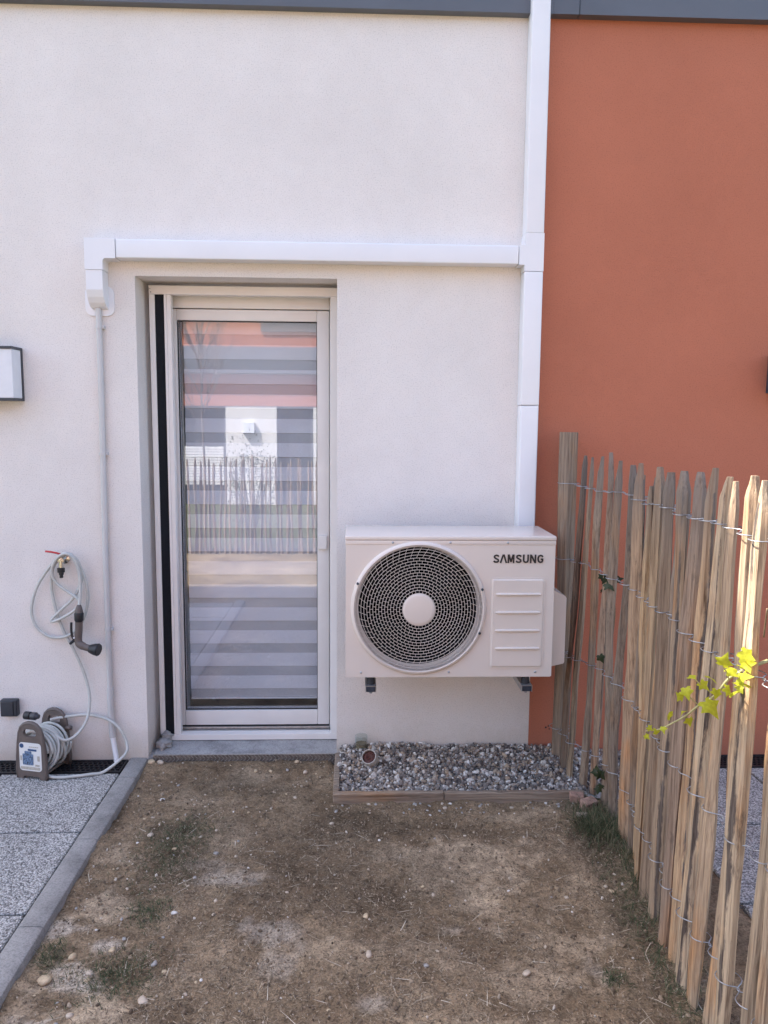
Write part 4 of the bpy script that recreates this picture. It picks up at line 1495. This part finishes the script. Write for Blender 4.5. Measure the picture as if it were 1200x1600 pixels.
# the end post, a half log
mb = MB()
rings_ = []
for i in range(10):
    h = i / 9
    zc = -.05 + 1.512 * h
    cx, cy = .902 - .004 * h + .006 * math.sin(h * 5), -.085 - .012 * h
    rad = .034 + .004 * h + .002 * math.sin(h * 9)
    rings_.append([(cx + rad * math.cos(2 * math.pi * k / 16) * (1 + .05 * math.sin(k * 2.3)), cy + rad * .9 * math.sin(2 * math.pi * k / 16) * (1 + .05 * math.cos(k * 1.7)), zc) for k in range(16)])
mb.add([p for r_ in rings_ for p in r_], [(i * 16 + k, i * 16 + (k + 1) % 16, (i + 1) * 16 + (k + 1) % 16, (i + 1) * 16 + k) for i in range(9) for k in range(16)] + [tuple(9 * 16 + k for k in range(16))])
mb.build('post', 'old_wood', fence, True, 40)


def wires(plist, heights, parent, seed=3):
    r_ = random.Random(seed)
    for hz_ in heights:
        m_ = MB()
        for strand in (0, 1):
            pts = []
            def at(i, zc):
                A = plist[i][3]
                for p_, q_ in zip(A, A[1:]):
                    if p_.z <= zc <= q_.z:
                        return p_.lerp(q_, (zc - p_.z) / max(1e-6, q_.z - p_.z))
                return A[-1]
            for i, (b, t, w, A) in enumerate(plist):
                zc = hz_ + .006 * math.sin(i * .9 + hz_ * 7)
                c = at(i, zc)
                side = -1 if strand else 1
                d = plist[min(i + 1, len(plist) - 1)][0] - plist[max(i - 1, 0)][0]
                d.z = 0
                d.normalize()
                nrm = Vector((-d.y, d.x, 0))
                h_ = w * (.44 if i else .5)
                pts.append(c - d * (w * .46) + nrm * (side * h_ * .55))
                pts.append(c - d * (w * .20) + nrm * (side * (h_ + .003)))
                pts.append(c + d * (w * .20) + nrm * (side * (h_ + .003)))
                pts.append(c + d * (w * .46) + nrm * (side * h_ * .55))
                if i < len(plist) - 1:
                    c2 = at(i + 1, hz_ + .006 * math.sin((i + 1) * .9 + hz_ * 7))
                    for k_, q in enumerate((.42, .50, .58)):
                        tw = (1, -1, 1)[k_] * side * .0016
                        pts.append(c.lerp(c2, q) + nrm * tw + Vector((0, 0, tw * (1 if k_ % 2 else -1))))
            m_.tube(catmull(pts, 2), .0014, 5)
        m_.build('wire', 'wire', parent, True)


postp = (Vector((.902, -.085, -.05)), Vector((.898, -.097, 1.462)), .078, [Vector((.902, -.085, -.05)), Vector((.898, -.097, 1.462))])
order = sorted(pale_pos, key=lambda p: -p[0].y)
wires([postp] + order, (1.245, .925, .53, .17), fence)

# ================================================================== ivy shoots
def leaf_pts():
    return [(0, 0), (.18, -.16), (.42, -.12), (.36, .10), (.62, .30), (.40, .42), (.24, .50), (.0, 1.0), (-.24, .50), (-.40, .42), (-.62, .30), (-.36, .10), (-.42, -.12), (-.18, -.16)]


def leaf(parent, pos, dirv, nrm, size, mat, seed):
    r_ = random.Random(seed)
    d = Vector(dirv).normalized()
    n_ = Vector(nrm)
    n_ = (n_ - d * n_.dot(d)).normalized()
    s = d.cross(n_)
    L = leaf_pts()
    c = Vector(pos)
    def P(a, b):
        lift = -.28 * abs(a) - .22 * b * b + .10 * math.sin(b * 6 + seed)
        return c + (s * a * r_.uniform(.9, 1.1) + d * b + n_ * lift) * size
    vs = [P(0, .28)] + [P(a, b) for a, b in L]
    k = len(L)
    MB().add(vs, [(0, i + 1, (i + 1) % k + 1) for i in range(k)]).build('leaf', mat, parent, True)


ivy = thing('ivy_shoot', (.90, -1.60, .93), 'sunlit yellow green ivy shoot sticking out through the fence', 'ivy')
stem = [(.960, -1.600, .985), (.905, -1.605, .965), (.865, -1.610, .945), (.835, -1.610, .905), (.800, -1.606, .880), (.775, -1.602, .855), (.745, -1.598, .835), (.715, -1.594, .818), (.685, -1.590, .812)]
stem = [(a, b, c - .030) for a, b, c in stem]
MB().tube(catmull(stem, 5), [.0042 - .0030 * i / 40 for i in range(41)], 6).build('stem', 'ivy_stem', ivy, True)
side_stems = [[(.865, -1.610, .945), (.845, -1.64, .975), (.825, -1.655, 1.00)], [(.835, -1.61, .905), (.79, -1.63, .94), (.765, -1.64, .965)], [(.80, -1.606, .88), (.772, -1.62, .905), (.755, -1.63, .930)], [(.905, -1.605, .965), (.885, -1.63, 1.01), (.875, -1.64, 1.035)]]
for s_ in side_stems:
    s_ = [(a, b, c - .030 - .12 * max(0, c - .93)) for a, b, c in s_]
    MB().tube(catmull(s_, 4), .0014, 5).build('stem', 'ivy_stem', ivy, True)
lrng = random.Random(5)
LV = [((.825, -1.655, 1.000), .050), ((.848, -1.640, .985), .046), ((.875, -1.640, 1.030), .052), ((.890, -1.630, 1.005), .050), ((.868, -1.645, .965), .056), ((.885, -1.640, .945), .052), ((.845, -1.640, .935), .044),
      ((.862, -1.630, .915), .040), ((.790, -1.630, .945), .036), ((.765, -1.640, .968), .032), ((.812, -1.640, .960), .040), ((.830, -1.630, .925), .036), ((.810, -1.620, .895), .068), ((.755, -1.630, .930), .044), ((.752, -1.625, .905), .034),
      ((.765, -1.605, .862), .034), ((.778, -1.610, .850), .036), ((.735, -1.600, .850), .034), ((.722, -1.596, .825), .026), ((.712, -1.594, .808), .026), ((.690, -1.590, .822), .022), ((.684, -1.590, .802), .020), ((.895, -1.625, .985), .045), ((.880, -1.62, .925), .036)]
for i, (p, s_) in enumerate(LV):
    d = Vector((lrng.uniform(-.7, .5), lrng.uniform(-.7, .1), lrng.uniform(-.9, .6)))
    if i == 12:
        d = Vector((.45, -.5, -.55))
    n_ = Vector((-.4 + lrng.uniform(-.5, .5), -.6 + lrng.uniform(-.5, .4), .8))
    leaf(ivy, (p[0], p[1], p[2] - .030 - .12 * max(0, p[2] - .93)), d, n_, s_ * .68, 'ivy', i)
MB().tube(catmull([(.93, -1.63, 1.02), (.915, -1.66, 1.06), (.90, -1.69, 1.10)], 4), .002, 6).build('tendril', 'twig', ivy, True)

ivy2 = thing('ivy_shoot', (.97, -.45, .75), 'dark ivy stem with a few shaded leaves climbing between the far fence pales', 'ivy')
MB().tube(catmull([(1.02, -.42, -.02), (1.0, -.44, .2), (1.01, -.46, .4), (.985, -.46, .6), (.99, -.47, .80), (.955, -.46, .90)], 5), .0026, 6).build('stem', 'twig', ivy2, True)
for i in range(15):
    zc = lrng.choice([.06, .10, .14, .22, .30, .45, .60, .86, .88, .90, .91, .92])
    p = (.975 + lrng.uniform(-.03, .03), -.45 + lrng.uniform(-.05, .05), zc)
    leaf(ivy2, p, (lrng.uniform(-1, 1), lrng.uniform(-1, .2), lrng.uniform(-.8, .3)), (-.3, -1, .5), lrng.uniform(.022, .042), 'dark_ivy', 60 + i)

# ================================================================== grasses, straw, stones
def blades(n, fx, fy, lmin, lmax, wid, lift, seedlift=.5):
    """n bent blades; each a three-segment strip"""
    x, y = fx, fy
    z = soil_h(x, y)
    ang = nrg.uniform(0, 2 * math.pi, n)
    L = nrg.uniform(lmin, lmax, n)
    el = np.clip(nrg.normal(lift, seedlift, n), .02, 1.45)
    d = np.stack([np.cos(ang) * np.cos(el), np.sin(ang) * np.cos(el), np.sin(el)], 1)
    s = np.stack([-np.sin(ang), np.cos(ang), np.zeros(n)], 1)
    bend = nrg.uniform(-.18, .18, n)[:, None] * s
    w = wid * nrg.uniform(.6, 1.3, n)[:, None]
    base = np.stack([x, y, z + .0005], 1)
    def pt(t):
        p = base + d * (L * t)[:, None] + bend * (L * t * t)[:, None]
        p[:, 2] -= (L * t * t) * np.sin(el) * .35
        return p
    p0, p1, p2 = pt(0), pt(.55), pt(1.)
    v = np.stack([p0 - s * w, p0 + s * w, p1 + s * w * .8, p1 - s * w * .8, p2], 1).reshape(-1, 3)
    o = np.arange(n)[:, None] * 5
    quads = np.stack([o + 0, o + 1, o + 2, o + 3], -1).reshape(-1, 4)
    tris = np.stack([o + 3, o + 2, o + 4, o + 4], -1).reshape(-1, 4)
    return v, quads, tris[:, :3]


def blade_obj(name, v, q, t, mat):
    me = bpy.data.meshes.new(name)
    tt = np.concatenate([q[:, [0, 1, 2]], q[:, [0, 2, 3]], t])
    return np_mesh(name, v, tt, mat)


def scatter(n, x0, x1, y0, y1, dens=None):
    xs, ys = np.empty(0), np.empty(0)
    while len(xs) < n:
        x, y = nrg.uniform(x0, x1, n), nrg.uniform(y0, y1, n)
        if dens is not None:
            k = nrg.random(n) < dens(x, y)
            x, y = x[k], y[k]
        xs, ys = np.concatenate([xs, x]), np.concatenate([ys, y])
    return xs[:n], ys[:n]


def bare(x, y):
    m = np.zeros_like(x)
    for (sx, sy, rx, ry, s) in SAND + PALE:
        m = np.maximum(m, s * np.exp(-(((x - sx) / rx) ** 2 + ((y - sy) / ry) ** 2) * 1.1))
    return m


def straw_d(x, y):
    d = .25 + 1.0 * vnoise(x, y, 5., 31) * vnoise(x, y, 17., 33) * 1.6
    d = d * (1 - .9 * bare(x, y)) * (.35 + .65 * sstep(-.85, -.55, x)) * (.35 + .65 * sstep(-.42, -.7, y))
    gravel_zone = (x > -.09) & (y > -.385)
    return np.where(gravel_zone | (x < -.91), 0, np.clip(d, 0, 1))


sx_, sy_ = scatter(62000, -.91, .99, -2.2, -.02, straw_d)
v_, q_, t_ = blades(62000, sx_, sy_, .006, .021, .0008, .16, .22)
tag(blade_obj('dry_grass', v_, q_, t_, 'straw'), 'short dead brown grass covering the bare yard soil', 'grass', kind='stuff')
sx_, sy_ = scatter(260, -.88, .95, -1.9, -.42, straw_d)
v_, q_, t_ = blades(260, sx_, sy_, .03, .085, .0011, .06, .08)
tag(blade_obj('loose_straw', v_, q_, t_, 'long_straw'), 'pale loose straw stalks lying on the yard soil', 'straw', kind='stuff')


def tuft(cx, cy, rx, ry, n, lmin, lmax, label, lift=.75):
    x = cx + nrg.normal(0, rx, n)
    y = cy + nrg.normal(0, ry, n)
    x = np.clip(x, -.905, 1.15)
    v_, q_, t_ = blades(n, x, y, lmin, lmax, .0009, lift, .3)
    tag(blade_obj('grass_tuft', v_, q_, t_, 'grass'), label, 'grass', kind='stuff')


tuft(-.655, -.72, .065, .12, 1500, .008, .024, 'longest dark green grass patch in the left half of the yard', .6)
tuft(-.60, -.58, .05, .06, 450, .01, .03, 'thin dark green grass patch between the door and the long green patch', .5)
tuft(-.635, -1.06, .034, .036, 520, .010, .030, 'small round green grass tuft beside the white stone', .75)
tuft(-.66, -1.33, .060, .050, 950, .010, .032, 'green grass tuft in the lower left of the yard', .75)
tuft(-.86, -1.24, .022, .03, 260, .012, .04, 'little green grass tuft against the kerb', .7)
tuft(.93, -.58, .05, .07, 1500, .03, .10, 'long dark grass growing at the foot of the far fence pales', .95)
tuft(.72, -1.37, .02, .018, 200, .01, .03, 'tiny green grass sprig on the soil near the fence', .7)
tuft(.97, -.95, .03, .22, 900, .03, .09, 'long grass along the foot of the fence behind the pales', 1.0)
tuft(.88, -1.25, .03, .3, 900, .02, .06, 'short rough grass in front of the near fence pales', .6)

# grit
sx_, sy_ = scatter(9000, -.91, .97, -2.1, -.02, lambda x, y: np.where((x > -.09) & (y > -.385), 0, .25 + .75 * vnoise(x, y, 6, 41)))
sz_ = np.clip(nrg.lognormal(math.log(.0023), .5, 9000), .001, .0085)
v_, f_ = stones(np.stack([sx_, sy_, soil_h(sx_, sy_) + sz_ * .3], 1), sz_)
tag(np_mesh('soil_grit', v_, f_, 'grit'), 'tiny stones and crumbs strewn over the yard soil', 'grit', kind='stuff')

stone_obj('stone', -.555, -1.066, .011, 'pebble_white', 'bright white stone lying alone beside a small green tuft')
stone_obj('stone', -.845, -1.335, .022, 'pebble_ochre', 'large ochre stone beside the kerb at the lower left', flat=.5)
stone_obj('stone', -.555, -1.425, .017, 'pebble', 'flat pale oval stone at the bottom left of the yard', flat=.4)
stone_obj('stone', -.745, -.62, .012, 'pebble', 'pale oval pebble lying above the long green grass patch')
stone_obj('stone', .043, -1.265, .013, 'pebble', 'pale oval stone in the middle of the bare soil', flat=.5)
stone_obj('stone', .480, -1.345, .012, 'pebble', 'pale stone on sandy soil right of centre near the bottom', flat=.5)
stone_obj('stone', -.800, -1.245, .012, 'pebble_ochre', 'upright yellowish stone near the kerb above the large ochre stone', flat=.8)
stone_obj('stone', -.73, -1.31, .014, 'pebble', 'flat beige stone left of the lower green tuft', flat=.4)
for (x, y, s, m_) in [(-.895, -.035, .018, 'pebble_ochre'), (-.853, -.043, .015, 'pebble')]:
    stone_obj('stone', x, y, s, m_, 'tan stone in the corner between kerb and door sill' if s > .016 else 'whitish stone beside the tan stone under the door sill')
stone_obj('stone', -.255, -.050, .012, 'pebble_ochre', 'yellowish stone just below the right end of the door sill')
k = 0
while k < 150:
    x, y = rng.uniform(-.89, .9), rng.uniform(-1.75, -.03)
    if x > -.1 and y > -.39:
        continue
    if rng.random() > (1.0 if (x < -.5 or y > -.5) else .35):
        continue
    m_ = rng.choice(['pebble', 'pebble', 'pebble_ochre', 'pebble_ochre', 'pebble_grey', 'pebble_grey', 'pebble', 'pebble_white'])
    stone_obj('pebble', x, y, min(.011, .0032 + rng.expovariate(1 / .0022)), m_, 'small loose pebble scattered on the bare yard soil', 'pebble', 'small pebbles scattered on the soil')
    k += 1
for k in range(46):
    x = rng.uniform(-.1, .9)
    y = -.392 - abs(rng.gauss(0, .045))
    stone_obj('gravel_stone', x, y, rng.uniform(.003, .0085), rng.choice(['pebble', 'pebble_white', 'pebble_grey', 'pebble_grey', 'pebble_grey']), 'gravel stone spilled in front of the timber edging', 'stone', 'gravel stones spilled over the edging')


def fragment(c, dims, rz, label, mat='brick'):
    mb = MB().bbox(-dims[0] / 2, dims[0] / 2, -dims[1] / 2, dims[1] / 2, -dims[2] / 2, dims[2] / 2, .004, 2)
    r_ = random.Random(int(c[0] * 1000))
    mb.v = [(a + r_.uniform(-.002, .002), b + r_.uniform(-.002, .002), d + r_.uniform(-.002, .002)) for a, b, d in mb.v]
    mb.xform(Matrix.Translation(c) @ Matrix.Rotation(rz, 4, 'Z') @ Matrix.Rotation(.15, 4, 'X'))
    tag(mb.build('brick_fragment', mat), label, 'brick')


fragment((.893, -.400, .008), (.055, .035, .032), -.2, 'pale brick fragment at the end of the timber edging')
fragment((.925, -.450, .004), (.060, .04, .04), .5, 'reddish brick fragment at the foot of the far fence pales')
fragment((.885, -.505, -.010), (.045, .02, .014), -.1, 'small pale brick sliver on the soil beside the reddish fragment', 'pebble')

# ================================================================== what stands behind the camera (seen in the door glass)
bf = thing('paling_fence', (-.3, -5.0, 0), 'second chestnut paling fence reflected in the door glass', 'fence')
bp = []
x = -3.4
i = 0
protos = []
while x < 2.6:
    b, t, w = (x, -5.0 + rng.uniform(-.01, .01), -.05), (x + rng.uniform(-.025, .025), -5.0 + rng.uniform(-.01, .01), 1.06 + rng.uniform(-.05, .06)), rng.uniform(.040, .055)
    pale_obj(b, t, w, 400 + i, 'old_wood', bf)
    x += rng.uniform(.05, .068)
    i += 1
MB().tube([(-3.4, -4.98, .9), (2.6, -4.98, .9)], .002, 5).tube([(-3.4, -4.98, .45), (2.6, -4.98, .45)], .002, 5).build('wire', 'wire', bf)

oh = thing('opposite_house', (0, -13.6, -.4), 'terracotta and white house across the garden, reflected in the door glass', 'house')
HY = -13.6
wall_holes([-9, -4.4, -2.9, -1.77, -.95, 9], [-.6, .3, 1.82, 3.09], HY - .35, HY, [(-4.4, -2.9, -.6, 1.82), (-1.77, -.95, -.6, 1.82)]).build('wall', 'white_stucco', oh)
MB().box(-9, 9, HY + .001, HY + .012, 1.82, 2.52).build('terracotta_panel', 'red_stucco', oh)
MB().box(-9, 9, HY + .001, HY + .20, 2.53, 3.10).build('grey_band', 'grey_band', oh)
MB().box(-9, 9, HY - 7, HY - .36, -.6, 3.05).build('body', 'red_stucco', oh)
MB().box(-9, 9, HY - 6.5, HY - .02, 3.105, 5.9).build('upper_block', 'red_stucco', oh)
MB().box(-9, 9, HY - 7, HY + .05, 5.95, 6.15).build('roof', 'grey_band', oh)
w_ = MB().box(-2.1, .2, HY - .0195, HY + .03, 3.45, 4.9).build('window', 'grey_band', oh)
for (a, b) in ((-4.4, -2.9), (-1.77, -.95)):
    f_ = MB().box(a, a + .07, HY - .2, HY - .12, -.5, 1.82).box(b - .07, b, HY - .2, HY - .12, -.5, 1.82).box(a + .07, b - .07, HY - .2, HY - .12, 1.74, 1.82).build('window', 'grey_band', oh)
    MB().box(a + .07, b - .07, HY - .17, HY - .16, -.5, 1.74).build('pane', 'lamp_dark', f_)
    if a < -4:
        for k in range(14):
            z0 = .05 + k * .062
            MB().box(a + .08, b - .08, HY - .15, HY - .135, z0, z0 + .05).build('shutter_slat', 'white_paint', f_)
wl = thing('wall_lamp', (-2.38, HY, 1.2), 'box wall lamp on the opposite house, reflected in the door glass', 'wall lamp', 'outdoor wall lamps')
MB().bbox(-2.50, -2.26, HY + .0005, HY + .10, 1.22, 1.46, .004).build('diffuser', 'lamp_white', wl)
MB().box(-2.505, -2.255, HY + .0005, HY + .105, 1.2, 1.219).build('bottom_plate', 'lamp_dark', wl)

bt = thing('bare_tree', (-2.15, -7.2, -.15), 'slender leafless young tree reflected in the door glass', 'tree')
trb = random.Random(12)
MB().tube(catmull([(-2.15, -7.2, -.3), (-2.14, -7.2, .8), (-2.16, -7.18, 1.8), (-2.14, -7.2, 2.9), (-2.15, -7.2, 4.2)], 5), [.022 - .018 * k / 20 for k in range(21)], 8).build('trunk', 'bark', bt, True)
crown = MB()


def twig(p, d, L, r_, depth):
    pts = [p]
    for k in range(4):
        d = (d + Vector((trb.uniform(-.12, .12), trb.uniform(-.12, .12), trb.uniform(0, .12)))).normalized()
        pts.append(pts[-1] + d * (L / 4))
    crown.tube(pts, [r_ * (1 - .7 * k / 4) for k in range(5)], 4, False)
    if depth:
        for q in pts[1:]:
            for _ in range(2):
                twig(q, (d + Vector((trb.uniform(-.7, .7), trb.uniform(-.7, .7), trb.uniform(-.1, .5)))).normalized(), L * .5, r_ * .5, depth - 1)


for k in range(26):
    zc = 1.35 + k * .11
    a = trb.uniform(0, 6.28)
    twig(Vector((-2.15, -7.2, zc)), Vector((math.cos(a) * .55, math.sin(a) * .55, .85)).normalized(), trb.uniform(.7, 1.1), .011, 2)
crown.build('crown', 'bark', bt)

shrub = thing('shrub', (-1.27, -5.6, 0), 'loose silvery green shrub behind the reflected fence', 'shrub')
n = 1500
th, ph_ = nrg.uniform(0, 2 * math.pi, n), np.arccos(nrg.uniform(-1, 1, n))
rr = nrg.uniform(.25, 1, n) ** .5 * (1 + .25 * np.sin(th * 5))
pc_ = np.stack([-1.27 + .36 * rr * np.sin(ph_) * np.cos(th), -5.6 + .35 * rr * np.sin(ph_) * np.sin(th), .72 + .55 * rr * np.cos(ph_)], 1)
A = rand_rot(n)
qd = np.array([[-.5, 0, 0], [0, -.25, 0], [.5, 0, 0], [0, .25, 0]]) * .034
v_ = np.einsum('nij,kj->nki', A, qd) + pc_[:, None]
np_mesh('foliage', v_.reshape(-1, 3) - np.array([-1.27, -5.6, 0]), np.arange(n * 4).reshape(n, 4), 'shrub', shrub)
mb = MB()
for k in range(7):
    a = k * .9
    mb.tube([(-1.27, -5.6, -.05), (-1.27 + .12 * math.cos(a), -5.6 + .12 * math.sin(a), .5), (-1.27 + .3 * math.cos(a), -5.6 + .25 * math.sin(a), 1.05)], [.012, .008, .003], 5)
mb.build('stem', 'bark', shrub)
